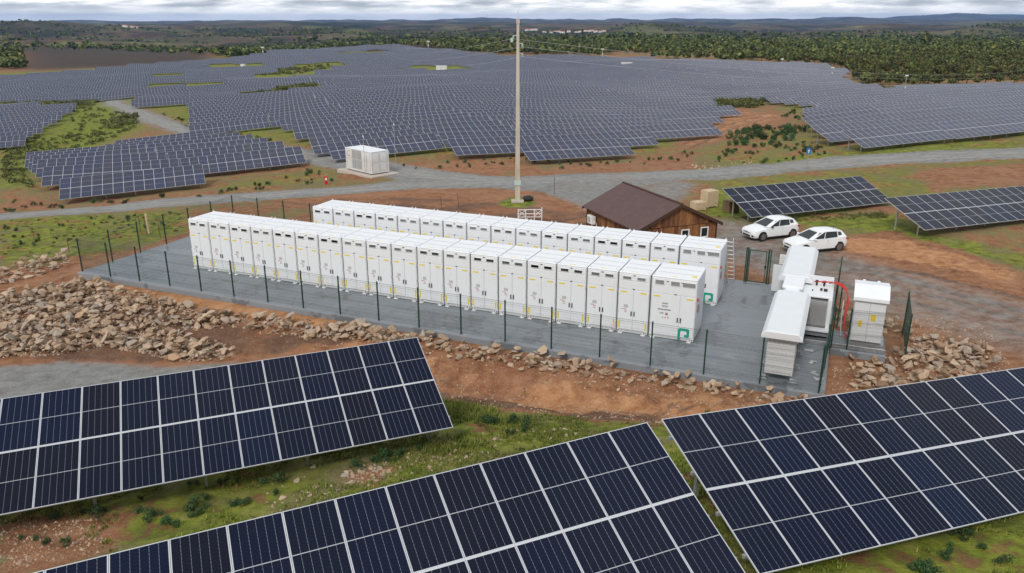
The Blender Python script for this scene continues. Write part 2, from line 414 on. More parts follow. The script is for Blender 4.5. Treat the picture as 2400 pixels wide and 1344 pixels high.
CT += [(-2.6, 23.9, 1.9), (-9, 21.2, 1.9), (-15.5, 18.6, 1.9), (-22, 16, 1.8), (-1.9, 22.0, 2.0), (-8, 19.5, 2.0), (-14, 17.2, 2.0), (1, 20.5, 2.5), (3.7, 15, 4.15), (6, 14, 4.0), (11, 17.5, 3.6), (17, 19.5, 3.05), (24, 22, 2.3), (-3.5, 12.6, 3.85), (-10, 10.2, 3.55),
       (-18, 6, 3.2), (0, 0, 4.8), (0, -40, 5.5), (30, -20, 4), (-35, -20, 4), (45, 10, 2), (-45, 10, 1.0), (-40, 32, -.9), (40, 34, -.1), (20, 62.5, -.4), (31, 56, .25), (33, 66, .1), (45, 62, .4),
       (-44, 83, -3.5), (-71, 153, -7.3), (-31, 96, -3.0), (-9.5, 102, -1.9), (9.5, 100, -2.0), (5, 142, -2.8), (46, 94, .2), (70, 105, .6), (60, 130, -.8), (86, 180, -3.0), (-96, 158, -8.2), (-60, 125, -5.6),
       (-156, 296, -13.2), (-66, 178, -7.6), (-74, 204, -8.2), (-98, 310, -9.9), (-27, 137, -3.2), (-32, 201, -5.1), (-46, 293, -8.9), (-40, 387, -11.3), (23, 130, -3.0), (31, 165, -4.6),
       (110, 200, -2.9), (160, 190, -2.0), (60, 260, -6.2), (60, 340, -5.6), (130, 330, -5.8), (200, 300, -4.5), (300, 300, -4.0), (200, 480, -5.5), (330, 500, -4.5), (120, 470, -7),
       (-60, 75, -4.2), (-80, 60, -4.0), (-110, 100, -7.5), (-150, 180, -11), (-210, 250, -14), (-120, 230, -10.5), (-260, 380, -14.5),
       (-200, 420, -13.5), (-110, 620, -8.6), (-190, 560, -10.8), (-60, 520, -10.2), (-20, 600, -9.2), (0, 480, -10.2), (60, 500, -9), (-110, 720, -12.5), (-30, 720, -12), (-300, 560, -10.5), (100, 680, -8.5), (300, 680, -7),
       (-420, 620, -9)]
CT = np.array(CT)
def _tps(r2): return np.where(r2 > 1e-9, r2 * np.log(r2 + 1e-12), 0)
_sc = 100.0; _cx = CT[:, :2] / _sc; _n = len(CT)
_A = np.zeros((_n + 3, _n + 3)); _d2 = ((_cx[:, None] - _cx[None]) ** 2).sum(-1)
_A[:_n, :_n] = _tps(_d2) + np.eye(_n) * 2e-4
_A[:_n, _n] = 1; _A[:_n, _n + 1:] = _cx; _A[_n, :_n] = 1; _A[_n + 1:, :_n] = _cx.T
_w = np.linalg.solve(_A, np.concatenate([CT[:, 2], np.zeros(3)]))
def near_h(x, y):
    x = np.asarray(x, float); y = np.asarray(y, float); sh = x.shape; x = x.ravel() / _sc; y = y.ravel() / _sc
    out = _w[_n] + _w[_n + 1] * x + _w[_n + 2] * y
    for i in range(_n): out = out + _w[i] * _tps((x - _cx[i, 0]) ** 2 + (y - _cx[i, 1]) ** 2)
    return out.reshape(sh)
# far ridges: crest lines as elevation over the azimuth, at their distances
def ridge(D, pts):
    us = np.array([p[0] for p in pts], float); vs = np.array([p[1] for p in pts], float)
    t = (us - 1200) / F_PX / (math.cos(PITCH) + math.sin(PITCH) * .337)
    z = []
    for u, v in pts:
        d = ray(u, v); z.append(CAM_H + d[2] / d[1] * D)
    return D, t, np.array(z)
RDG = [ridge(820, [(-600, 140), (0, 126), (200, 122), (420, 131), (600, 128), (800, 118), (900, 108), (1000, 104), (1200, 102), (1500, 101), (1800, 103), (2100, 104), (2400, 105), (3000, 104)]),
       ridge(1150, [(-600, 112), (0, 110), (200, 110), (300, 117), (420, 126), (600, 122), (800, 112), (950, 106), (1200, 94), (1500, 88), (1620, 90), (1800, 99), (2100, 99), (2400, 98), (3000, 98)]),
       ridge(1500, [(-600, 116), (0, 106), (400, 112), (700, 108), (900, 100), (1200, 96), (1500, 96), (1800, 100), (2200, 98), (2400, 92), (3000, 98)]),
       ridge(2300, [(-600, 62), (0, 59), (60, 56), (150, 58), (230, 64), (290, 62), (350, 70), (430, 72), (500, 67), (600, 74), (680, 68), (760, 61), (800, 62), (900, 70), (1000, 67), (1080, 64), (1140, 60), (1190, 68), (1300, 77), (1400, 75), (1500, 70), (1570, 73), (1650, 76), (1750, 84), (1850, 87), (1950, 80), (2050, 71), (2130, 77), (2200, 82), (2260, 74), (2330, 62), (2400, 58), (3000, 55)]),
       ridge(3300, [(-600, 66), (600, 68), (1200, 66), (1800, 74), (2400, 66), (3000, 60)]),
       ridge(5200, [(-600, 57), (0, 57), (300, 58), (500, 55), (600, 54), (900, 54), (1100, 55), (1200, 56), (1400, 55), (1550, 53), (1700, 57), (1900, 60), (2100, 58), (2250, 58), (2400, 50), (3000, 48)]),
       ridge(7200, [(-600, 58), (1200, 57), (1700, 56), (2400, 53), (3000, 53)]),
       ridge(9000, [(-600, 52), (0, 53), (500, 52), (800, 50), (1200, 49), (1550, 50), (1800, 49), (1900, 45), (1960, 44), (1992, 38), (2030, 43), (2150, 46), (2400, 44), (3000, 46)]),
       ridge(11000, [(-600, 53), (1200, 50), (2400, 48), (3000, 48)]),
       ridge(13000, [(-600, 50), (0, 52), (120, 51), (400, 53), (700, 51), (830, 47), (1000, 48), (1075, 44), (1150, 43), (1220, 47), (1500, 46), (1800, 47), (2050, 42), (2180, 34), (2280, 32), (2350, 36), (2420, 37), (3000, 36)]),
       ridge(15500, [(-600, 56), (1200, 54), (3000, 52)])]
def far_h(x, y):
    y_ = np.maximum(y, 50.); t = np.clip(x / y_, -1.1, 1.1)
    ly = np.log(y_); L = [math.log(r[0]) for r in RDG]; Z = [np.interp(t, r[1], r[2]) for r in RDG]
    out = np.where(ly <= L[0], Z[0], Z[-1])
    for i in range(len(L) - 1):
        m = (ly > L[i]) & (ly <= L[i + 1]); f = (ly - L[i]) / (L[i + 1] - L[i]); f = f * f * (3 - 2 * f)
        out = np.where(m, Z[i] * (1 - f) + Z[i + 1] * f, out)
    k = np.maximum(y_, 600.)
    lump = k * (.004 + .011 * sst(y_, 900, 1300) * (1 - sst(y_, 2600, 4800)))
    return out + lump * (fbm(x / 420. + 3.1, y / 420., 5, 5) * .8 + fbm(x / k * 9 + ly * 3, ly * 14, 8, 3) * .4) * sst(y_, 700, 1300)
def ground_h(x, y):
    x = np.asarray(x, float); y = np.asarray(y, float)
    yn = np.clip(y, -60, 760); xn = np.clip(x, -520, 520)
    zn = near_h(xn, yn)
    rad = np.hypot(x, np.maximum(y, 0))
    w = sst(y, 620, 800)
    z = zn * (1 - w) + far_h(x, y) * w
    # the levelled yard
    dx = x - YO[0]; dy = y - YO[1]; a = dx * YD1[0] + dy * YD1[1]; d = dx * YD2[0] + dy * YD2[1]
    ex = np.maximum(np.maximum(-43.7 - a, a - .3), 0); ey = np.maximum(np.maximum(-.25 - d, d - 14.6), 0)
    # the cabinet's annex beside the yard
    ex2 = np.maximum(np.maximum(0 - a, a - 4.0), 0); ey2 = np.maximum(np.maximum(5.2 - d, d - 9.4), 0)
    dist = np.minimum(np.hypot(ex, ey), np.hypot(ex2, ey2)); k = sst(dist, .3, 3.2)
    z = -.33 * (1 - k) + z * k
    amp = np.clip(.35 + rad / 120., .35, 2.)
    rough = fbm(x / 2.3, y / 2.3, 20, 4) * .13 + fbm(x / 9., y / 9., 30, 3) * .16 * amp
    und = fbm(x / 95., y / 95., 40, 3) * 2.6 * sst(y, 120, 240) * (1 - sst(y, 640, 800))
    cut = .55 * sst(-d, 2.3, 3.3) * (1 - sst(-d, 5.2, 7.5)) * sst(a, -30, -20) * (1 - sst(a, 1, 5))      # the earth cut in front of the fence
    cut = cut * (1 + .9 * fbm(a / 1.8, d / 1.2, 45, 4))
    return z + und - cut + rough * (sst(dist, .4, 2.) * .9 + .1)
def gh(x, y): return float(ground_h(np.array([x]), np.array([y]))[0])
_T = np.concatenate([np.geomspace(8, 900, 700), np.geomspace(905, 40000, 500)])
def at(u, v, lift=0.):
    """where the line of sight through a photo pixel meets the ground (or a surface lifted above it)"""
    d = ray(u, v); d = d / math.hypot(d[0], d[1])
    P = d[None] * _T[:, None]; z = CAM_H + P[:, 2]; h = ground_h(P[:, 0], P[:, 1]) + lift
    i = int(np.argmax(z < h)); i = max(i, 1)
    f0 = z[i - 1] - h[i - 1]; f1 = z[i] - h[i]; t = _T[i - 1] + (_T[i] - _T[i - 1]) * f0 / (f0 - f1 + 1e-9)
    p = d * t; return np.array([p[0], p[1], CAM_H + p[2]])
def poly(px, lift=0.): return np.array([at(u, v, lift)[:2] for u, v in px])
def sdf(x, y, P):
    """signed distance to a polygon, negative inside"""
    d = np.full(x.shape, 1e18); ins = np.zeros(x.shape, bool); n = len(P)
    for i in range(n):
        ax, ay = P[i]; bx, by = P[(i + 1) % n]; ex, ey = bx - ax, by - ay
        t = np.clip(((x - ax) * ex + (y - ay) * ey) / (ex * ex + ey * ey + 1e-12), 0, 1)
        d = np.minimum(d, (x - ax - t * ex) ** 2 + (y - ay - t * ey) ** 2)
        c = ((ay > y) != (by > y)); xx = (bx - ax) * (y - ay) / ((by - ay) if abs(by - ay) > 1e-12 else 1e-12) + ax
        ins ^= c & (x < xx)
    d = np.sqrt(d); return np.where(ins, -d, d)
def inside(x, y, P): return sdf(np.atleast_1d(np.asarray(x, float)), np.atleast_1d(np.asarray(y, float)), P) < 0

def grow(start, step, g, stop):
    r_ = [start]; s = step
    while r_[-1] < stop: r_.append(r_[-1] + s); s *= g
    return r_
ys = np.array(list(np.arange(-60, 8, 4.)) + list(np.arange(8, 12, .6)) + list(np.arange(12, 72, .36)) + grow(72, .4, 1.0265, 17500))
xp = list(np.arange(0, 42, .42)) + grow(42, .5, 1.036, 15000)
xs = np.array([-q for q in xp[:0:-1]] + xp)
GX, GY = np.meshgrid(xs, ys); GZ = ground_h(GX, GY)
nx, ny = len(xs), len(ys)
gme = bpy.data.meshes.new('ground')
gme.vertices.add(nx * ny); gme.vertices.foreach_set('co', np.stack([GX, GY, GZ], -1).ravel().astype(np.float32))
I = np.arange(nx * ny).reshape(ny, nx)
Q = np.stack([I[:-1, :-1], I[:-1, 1:], I[1:, 1:], I[1:, :-1]], -1).reshape(-1, 4)
gme.loops.add(Q.size); gme.loops.foreach_set('vertex_index', Q.ravel().astype(np.int32))
gme.polygons.add(len(Q)); gme.polygons.foreach_set('loop_start', np.arange(0, Q.size, 4, dtype=np.int32)); gme.polygons.foreach_set('loop_total', np.full(len(Q), 4, np.int32))
gme.polygons.foreach_set('use_smooth', np.ones(len(Q), bool)); gme.update(); gme.validate()
ground = link('ground', gme, kind='structure')
exact_h = ground_h
def ground_h(x, y):
    """height of the ground sheet itself"""
    x = np.asarray(x, float); y = np.asarray(y, float)
    i = np.clip(np.searchsorted(xs, x) - 1, 0, nx - 2); j = np.clip(np.searchsorted(ys, y) - 1, 0, ny - 2)
    fx = np.clip((x - xs[i]) / (xs[i + 1] - xs[i]), 0, 1); fy = np.clip((y - ys[j]) / (ys[j + 1] - ys[j]), 0, 1)
    return (GZ[j, i] * (1 - fx) + GZ[j, i + 1] * fx) * (1 - fy) + (GZ[j + 1, i] * (1 - fx) + GZ[j + 1, i + 1] * fx) * fy

# ------------------------------------------------------------------ what grows or lies where on the ground
m_grass = np.full(GX.shape, .46); m_gravel = np.zeros(GX.shape); m_bright = np.full(GX.shape, .15); m_dark = np.zeros(GX.shape)
def paint(arr, P, val, soft=1.0):
    P = np.asarray(P); x0, y0 = P.min(0) - soft * 2; x1, y1 = P.max(0) + soft * 2
    ix = np.where((xs > x0) & (xs < x1))[0]; iy = np.where((ys > y0) & (ys < y1))[0]
    if len(ix) == 0 or len(iy) == 0: return
    s_ = np.ix_(iy, ix); k = 1 - sst(sdf(GX[s_], GY[s_], P), -soft, soft)
    arr[s_] = arr[s_] * (1 - k) + val * k
def paint_line(arr, L, width, val, soft=.8):
    L = np.asarray(L); x0, y0 = L.min(0) - width * 2; x1, y1 = L.max(0) + width * 2
    ix = np.where((xs > x0) & (xs < x1))[0]; iy = np.where((ys > y0) & (ys < y1))[0]; s_ = np.ix_(iy, ix)
    d = np.full(GX[s_].shape, 1e9)
    for i in range(len(L) - 1):
        ax, ay = L[i]; ex, ey = L[i + 1] - L[i]
        t = np.clip(((GX[s_] - ax) * ex + (GY[s_] - ay) * ey) / (ex * ex + ey * ey), 0, 1)
        d = np.minimum(d, np.hypot(GX[s_] - ax - t * ex, GY[s_] - ay - t * ey))
    k = 1 - sst(d, width / 2 - soft * .4, width / 2 + soft); arr[s_] = arr[s_] * (1 - k) + val * k
YP = lambda *c: np.array([Y(a, d) for a, d in c])
# foreground slope: green, with a bare patch
paint(m_grass, [(-60, -60), (60, -60), (60, 20), (22, 25), (6, 26.5), (-4, 29), (-20, 25), (-60, 24)], .70, 2.5)
paint(m_grass, poly([(0, 1230), (120, 1215), (260, 1225), (250, 1290), (60, 1344), (0, 1344)]), .10, .8)
paint(m_grass, poly([(780, 1110), (880, 1085), (930, 1100), (900, 1130), (800, 1140)]), .25, .5)
paint(m_grass, poly([(560, 1080), (700, 1090), (660, 1180), (450, 1200)]), .62, .8)
# bare soil around the yard and on the embankment
paint(m_grass, YP((-50, -3), (-20, -4.2), (-8, -6.8), (1, -6.5), (5, -5), (5, 3), (9, 5), (9, 12), (4, 20), (-20, 26), (-44, 19), (-47, 10)), .02, 1.2)
paint(m_bright, YP((-43, -1.3), (-24, -1.1), (-24, 0), (-43.5, 0)), .95, .35)
paint(m_bright, YP((-24, -4.0), (-14, -4.2), (-14, -2), (-22, -1.8)), .7, .8)
paint(m_bright, YP((-13, -4.6), (0, -4.6), (1, -.5), (-12, -2.0)), .62, .8)
paint(m_dark, YP((-22, -6.2), (-8, -6.8), (0, -6.8), (0, -5), (-12, -4.6), (-22, -4.4)), .35, .8)
for q_ in range(26):
    aa_, dd_ = RNG.uniform(-24, 0), RNG.uniform(-5.5, -1.2); rr_ = RNG.uniform(.25, .8)
    paint(m_dark if q_ % 3 else m_bright, YP((aa_ - rr_ * 2, dd_ - rr_ * .4), (aa_, dd_ - rr_ * .6), (aa_ + rr_ * 2, dd_), (aa_ + rr_, dd_ + rr_ * .5), (aa_ - rr_, dd_ + rr_ * .4)), .6 if q_ % 3 else .9, .35)
paint(m_grass, poly([(830, 450), (1200, 443), (1420, 495), (1400, 545), (1200, 530), (640, 480)]), .03, 1.5)
paint(m_dark, poly([(700, 470), (1000, 460), (1200, 480), (1390, 500), (1380, 530), (1000, 520), (720, 490)]), .45, 1.5)
paint(m_grass, poly([(1165, 478), (1195, 462), (1235, 462), (1258, 478), (1230, 487), (1185, 487)]), .95, .5)
# left meadow and scrub
paint(m_grass, poly([(0, 515), (430, 492), (440, 540), (300, 585), (160, 600), (0, 620)]), .70, 1.5)
paint(m_grass, poly([(0, 445), (140, 470), (480, 450), (480, 462), (0, 500)]), .40, 1.5)
paint(m_grass, poly([(0, 240), (230, 230), (330, 300), (120, 380), (60, 440), (0, 440)]), .82, 3)
paint(m_grass, poly([(380, 265), (500, 260), (720, 340), (640, 330), (470, 300)]), .72, 3)
paint(m_grass, poly([(500, 440), (740, 392), (790, 410), (740, 425), (520, 452)]), .58, 1.5)
# grass between the tables of the large fields
paint(m_grass, poly([(-420, 240), (-420, 180), (10, 173), (400, 147), (750, 116), (870, 109), (1000, 116), (1200, 136), (1500, 141), (1900, 157), (1960, 190), (2060, 222), (1690, 238), (1640, 330), (1490, 355), (905, 368), (492, 300), (378, 262), (235, 226)]), .74, 6)
paint(m_grass, poly([(2060, 340), (1950, 320), (1920, 280), (1800, 232), (2060, 224), (2420, 206), (2800, 204), (2800, 310), (2400, 322)]), .70, 4)
# right: soil tongues and meadow
paint(m_grass, poly([(1600, 345), (1590, 300), (1650, 262), (1720, 255), (1840, 270), (1800, 300), (1690, 330)]), .04, 2.5)
paint(m_bright, poly([(1600, 345), (1590, 300), (1650, 262), (1720, 255), (1840, 270), (1800, 300), (1690, 330)]), .55, 2.5)
paint(m_grass, poly([(890, 392), (1200, 378), (1230, 395), (1160, 412), (1000, 402)]), .18, 1.5)
paint(m_grass, poly([(1250, 395), (1600, 365), (1640, 395), (1250, 412)]), .26, 2)
paint(m_grass, poly([(1700, 380), (1900, 350), (2400, 330), (2400, 352), (1900, 382), (1700, 395)]), .74, 2)
paint(m_grass, poly([(1640, 430), (1760, 412), (2050, 400), (2400, 372), (2400, 440), (2070, 470), (1700, 440)]), .60, 2)
paint(m_grass, poly([(1640, 350), (1700, 330), (1830, 300), (1920, 300), (1950, 335), (2050, 352), (1800, 372), (1650, 385)]), .56, 2)
paint(m_grass, poly([(1690, 440), (1640, 500), (1750, 520), (2100, 505), (2150, 545), (2400, 600), (2400, 640), (2200, 570), (2000, 545), (1860, 520), (2090, 470)]), .80, 1.2)
paint(m_grass, poly([(2150, 400), (2400, 385), (2400, 430), (2200, 445)]), .15, 1.5)
paint(m_grass, poly([(1960, 560), (2070, 545), (2400, 640), (2400, 900), (2150, 850), (1960, 700)]), .03, 1.2)
paint(m_bright, poly([(1980, 560), (2110, 552), (2380, 640), (2370, 660), (2100, 610), (1970, 590)]), .8, 1.)
paint(m_bright, poly([(1640, 412), (1690, 402), (1715, 408), (1690, 417), (1645, 418)]), 1., .5)
paint(m_dark, poly([(1950, 700), (2150, 760), (2400, 860), (2400, 900), (2100, 880), (1950, 830)]), .3, 1.)
paint(m_dark, poly([(60, 110), (420, 124), (500, 140), (420, 150), (100, 165), (55, 160)]), .9, 20)
paint(m_grass, poly([(60, 110), (420, 124), (500, 140), (420, 150), (100, 165), (55, 160)]), .1, 20)
paint(m_bright, poly([(2185, 108), (2200, 97), (2290, 96), (2345, 104), (2330, 112), (2240, 113)]), 1., 6)
# gravel of the roads, their junction and the tracks
paint(m_grass, poly([(-80, 640), (180, 625), (600, 760), (900, 790), (960, 815), (700, 850), (420, 868), (-80, 860)]), .0, .8)
paint(m_dark, poly([(-80, 690), (180, 660), (600, 765), (900, 792), (700, 815), (420, 850), (-80, 845)]), .55, .8)  # soil under the rock heap painted darker, as shade in the gaps between stones
RL = np.array([at(*p)[:2] for p in [(-260, 530), (0, 511), (200, 493), (400, 474), (600, 461), (800, 447), (930, 436), (1060, 428), (1210, 427)]])
RU = np.array([at(*p)[:2] for p in [(228, 226), (262, 238), (300, 254), (330, 268), (370, 285), (440, 305), (520, 327), (600, 345), (740, 368), (830, 386), (950, 404), (1080, 417), (1200, 424)]])
RR = np.array([at(*p)[:2] for p in [(1150, 428), (1280, 424), (1400, 417), (1560, 410), (1680, 407), (1800, 394), (2000, 378), (2200, 367), (2400, 359), (2700, 350)]])
JN = poly([(760, 376), (940, 398), (1100, 414), (1250, 414), (1480, 405), (1600, 412), (1590, 424), (1480, 440), (1440, 470), (1400, 500), (1330, 470), (1260, 448), (1120, 440), (960, 444), (900, 440), (930, 424), (900, 405)])
for L, wd in ((RL, 5.0), (RU, 4.4), (RR, 4.6)): paint_line(m_gravel, L, wd + 1.2, 1., 1.2)
paint(m_gravel, JN, 1., 1.5)
paint(m_gravel, poly([(1500, 440), (1590, 425), (1640, 430), (1600, 470), (1560, 480)]), .7, 1.2)
TK = np.array([at(*p)[:2] for p in [(1690, 540), (1800, 590), (1950, 640), (2080, 680), (2220, 715), (2420, 775), (2700, 850)]])
paint_line(m_gravel, TK, 6.5, .52, 2.5)
paint(m_gravel, poly([(1680, 530), (1780, 545), (1840, 600), (1900, 640), (1800, 640), (1690, 580)]), .62, 1.5)
paint(m_gravel, poly([(0, 862), (150, 848), (420, 862), (560, 850), (560, 900), (0, 960)]), 1., .6)
paint(m_gravel, poly([(-200, 900), (0, 862), (0, 960), (-200, 1000)]), 1., .8)
for off in (-1.0, .75, 2.0):
    q = TK.copy(); tt = np.gradient(q, axis=0); tt /= np.linalg.norm(tt, axis=1)[:, None]; paint_line(m_dark, q + np.stack([-tt[:, 1], tt[:, 0]], 1) * off, .45, .75, .35)
for off in (-5.6, -4.1):
    paint_line(m_dark, YP((-20, off - .4), (-12, off - .5), (-5, off - 1.0), (2, off - .4), (8, off + 2)), .4, .75, .35)
for px in ([(1740, 575), (1850, 610), (1960, 612), (2150, 640), (2400, 700)], [(1720, 585), (1840, 625), (1980, 630), (2150, 660), (2400, 730)], [(1400, 505), (1300, 520), (1150, 500), (900, 480)], [(1420, 520), (1250, 535), (1100, 512), (880, 490)], [(1600, 340), (1680, 300), (1780, 272)], [(1620, 346), (1710, 305), (1800, 278)]):
    paint_line(m_dark, np.array([at(*p)[:2] for p in px]), .5, .7, .4)
att = gme.attributes.new('mask', 'FLOAT_COLOR', 'POINT')
att.data.foreach_set('color', np.stack([m_grass, m_gravel, m_bright, m_dark], -1).ravel().astype(np.float32))

def ground_mat(name, gravel_only=False):
    a = Mat(name); co = a.coord('World')
    def spread(n): # noise stretched over the full 0-1 range
        m_ = ND(a.nt, 'ShaderNodeMapRange'); a.lk(n, m_.inputs[0]); m_.inputs[1].default_value = .28; m_.inputs[2].default_value = .72; return m_.outputs[0]
    n_mid = spread(a.noise(co, .30, 7, .62)); n_sm = spread(a.noise(co, 1.5, 7, .66)); n_fine = spread(a.noise(co, 8., 5, .68))
    grav = a.ramp(n_sm, [(.1, (.18, .175, .167)), (.5, (.245, .24, .23)), (.9, (.31, .30, .288))])
    grav = a.mix(a.math('MULTIPLY', a.ss(n_fine, .55, 1.), .40), grav, (.15, .145, .14))
    grav = a.mix(a.math('MULTIPLY', a.ss(n_mid, .5, .95), .40), grav, (.29, .22, .165))
    if gravel_only:
        tr = a.noise(a.coord('UV', (7, .12, 1)), 1., 5, .6)
        grav = a.mix(a.math('MULTIPLY', a.ss(tr, .45, .62), .45), grav, (.345, .33, .31))
        grav = a.mix(a.math('MULTIPLY', a.ss(tr, .45, .36), .35), grav, (.20, .185, .165))
        a.bump(a.math('ADD', n_fine, n_sm), .5, .03); return a.done(grav, .9, 0, .2)
    at_ = ND(a.nt, 'ShaderNodeAttribute', attribute_name='mask')
    sp = ND(a.nt, 'ShaderNodeSeparateColor'); a.lk(at_.outputs['Color'], sp.inputs[0])
    g, gv, br, dk = sp.outputs[0], sp.outputs[1], sp.outputs[2], at_.outputs['Alpha']
    ctr = lambda n, k: a.math('MULTIPLY', a.math('SUBTRACT', n, .5), k)
    soil = a.ramp(n_sm, [(0, (.14, .062, .032)), (.45, (.27, .122, .062)), (1, (.41, .215, .12))])
    soil = a.mix(a.math('MULTIPLY', a.ss(n_mid, .35, .8), .55), soil, (.38, .195, .11))
    soil = a.mix(a.ss(a.math('ADD', br, a.math('ADD', ctr(n_mid, .8), ctr(n_sm, .3))), .40, .75), soil, a.ramp(n_sm, [(.1, (.34, .145, .055)), (.9, (.55, .30, .16))]))
    soil = a.mix(a.ss(a.math('ADD', dk, a.math('ADD', ctr(n_mid, .8), ctr(n_sm, .3))), .30, .62), soil, a.ramp(n_sm, [(.1, (.10, .052, .033)), (.9, (.21, .12, .078))]))
    soil = a.mix(a.math('MULTIPLY', a.ss(n_fine, .62, 1.), .45), soil, (.50, .40, .30))
    soil = a.mix(a.math('MULTIPLY', a.ss(n_fine, .36, .05), .40), soil, (.10, .055, .032))
    grs = a.ramp(n_sm, [(0, (.050, .070, .014)), (.35, (.125, .155, .022)), (.62, (.215, .24, .030)), (1, (.32, .28, .085))])
    grs = a.mix(a.math('MULTIPLY', a.ss(n_fine, .5, 1.), .65), grs, (.085, .11, .02))
    dry = a.ramp(n_fine, [(.1, (.12, .10, .042)), (.9, (.27, .225, .105))])
    grs = a.mix(a.ss(a.math('ADD', a.math('SUBTRACT', .72, g), ctr(n_mid, 1.)), -.05, .45), grs, dry)
    gm = a.ss(a.math('ADD', g, a.math('ADD', ctr(n_mid, .85), ctr(n_sm, .55))), .36, .62)
    col = a.mix(gm, soil, grs)
    gvm = a.ss(a.math('ADD', gv, a.math('ADD', ctr(n_sm, .30), ctr(n_mid, .16))), .12, .86)
    col = a.mix(gvm, col, grav)
    # far country: woods, heath and fields
    flat = a.coord('World', (1, 1, 0))
    fn = spread(a.noise(flat, .0022, 7, .62)); f2 = spread(a.noise(flat, .011, 6, .65)); f3 = spread(a.noise(flat, .05, 5, .7))
    fld = a.ramp(a.math('ADD', fn, ctr(f2, .7)), [(.12, (.011, .018, .010)), (.38, (.024, .032, .014)), (.52, (.062, .038, .026)), (.66, (.125, .078, .05)), (.82, (.10, .115, .036)), (1, (.24, .20, .09))])
    vor = a.voro(a.coord('World', (.0062, .0038, 0)), 1.)
    vs_ = ND(a.nt, 'ShaderNodeSeparateColor'); a.lk(vor, vs_.inputs[0])
    fld = a.mix(a.math('MULTIPLY', a.ss(vs_.outputs[0], .62, .70), .65), fld, a.ramp(vs_.outputs[1], [(0, (.03, .042, .018)), (.5, (.14, .10, .06)), (1, (.14, .15, .05))]))
    fld = a.mix(a.math('MULTIPLY', a.ss(f3, .48, .85), .7), fld, (.016, .024, .012))
    fld = a.mix(a.ss(br, .7, .95), fld, a.ramp(f3, [(.2, (.40, .31, .20)), (.8, (.62, .52, .38))]))
    pos = ND(a.nt, 'ShaderNodeSeparateXYZ'); a.lk(co, pos.inputs[0])
    col = a.mix(a.ss(pos.outputs[1], 560, 760), col, fld)
    col = a.mix(a.math('MULTIPLY', dk, a.ss(pos.outputs[1], 300, 400)), col, a.ramp(n_mid, [(.1, (.038, .032, .028)), (.9, (.075, .060, .050))]))
    a.bump(a.math('ADD', a.math('MULTIPLY', n_fine, .45), a.math('MULTIPLY', n_sm, .6)), .8, .10)
    return a.done(col, .93, 0, .15)
gme.materials.append(ground_mat('earth'))
M['gravel'] = ground_mat('gravel_road', True)

# ------------------------------------------------------------------ gravel roads
def smooth_line(L, step):
    L = np.asarray(L); s = np.concatenate([[0], np.cumsum(np.hypot(*np.diff(L, axis=0).T))]); n = max(int(s[-1] / step), 8)
    t = np.linspace(0, s[-1], n); x = np.interp(t, s, L[:, 0]); y = np.interp(t, s, L[:, 1])
    k = 9; ker = np.ones(k) / k
    for _ in range(2):
        xx = np.convolve(np.pad(x, k // 2, mode='reflect', reflect_type='odd'), ker, 'valid'); yy = np.convolve(np.pad(y, k // 2, mode='reflect', reflect_type='odd'), ker, 'valid'); x, y = xx, yy
    return np.stack([x, y], 1), t
def road(name, L, width, lift=.03):
    P, t = smooth_line(L, 1.2); T = np.gradient(P, axis=0); T /= np.linalg.norm(T, axis=1)[:, None]; Nn = np.stack([-T[:, 1], T[:, 0]], 1)
    K = 9; V = []; UV = []
    for k in range(K):
        f = k / (K - 1) - .5; wob = (.28 * (vnoise(t * .6, np.full(t.shape, k * 7.3), 60 + k) - .5) + .5 * (vnoise(t * .15, np.full(t.shape, 3.), 80 + (k > 4)) - .5)) if k in (0, K - 1) else 0
        q = P + Nn * ((f * width) + wob * np.sign(f) if not np.isscalar(wob) else np.full(t.shape, f * width))[:, None]
        z = ground_h(q[:, 0], q[:, 1]) + lift + q[:, 1] * 3e-4 - (.12 if k in (0, K - 1) else 0)
        V.append(np.column_stack([q, z])); UV.append(np.column_stack([np.full(len(t), k / (K - 1)), t]))
    V = np.stack(V, 1); n = len(P); UV = np.stack(UV, 1).reshape(-1, 2)
    I = np.arange(n * K).reshape(n, K); F = np.stack([I[:-1, :-1], I[:-1, 1:], I[1:, 1:], I[1:, :-1]], -1).reshape(-1, 4)
    me = bpy.data.meshes.new(name); me.from_pydata(V.reshape(-1, 3).tolist(), [], F.tolist()); me.materials.append(M['gravel'])
    uvl = me.uv_layers.new(name='UVMap'); uvl.data.foreach_set('uv', UV[F.ravel()].ravel().astype(np.float32))
    me.polygons.foreach_set('use_smooth', [True] * len(me.polygons))
    bm = bmesh.new(); bm.from_mesh(me); bmesh.ops.recalc_face_normals(bm, faces=bm.faces[:])
    if sum(f.normal.z for f in bm.faces) < 0: bmesh.ops.reverse_faces(bm, faces=bm.faces[:])
    bm.to_mesh(me); bm.free()
    return link(name, me, kind='structure')
road('gravel_road', RL, 4.6, .035); road('gravel_road', RU, 4.0, .045); road('gravel_road', RR, 4.2, .055)

# ------------------------------------------------------------------ haze
hz = Mat('haze_air'); hz.nt.nodes.remove(hz.b)
pvn = ND(hz.nt, 'ShaderNodeVolumePrincipled'); pvn.inputs['Color'].default_value = (.26, .49, .98, 1); pvn.inputs['Density'].default_value = 5.0e-5; pvn.inputs['Anisotropy'].default_value = .1
hz.lk(pvn.outputs[0], hz.nt.nodes['Material Output'].inputs['Volume'])
HZ_LO = float(GZ.min()) - 2; HZ_HI = max(float(GZ.max()), 30) + 8
hb = MB().box(-17500, 17500, -200, 20500, HZ_LO, HZ_HI); hb.build('haze', [hz.m], kind='stuff')

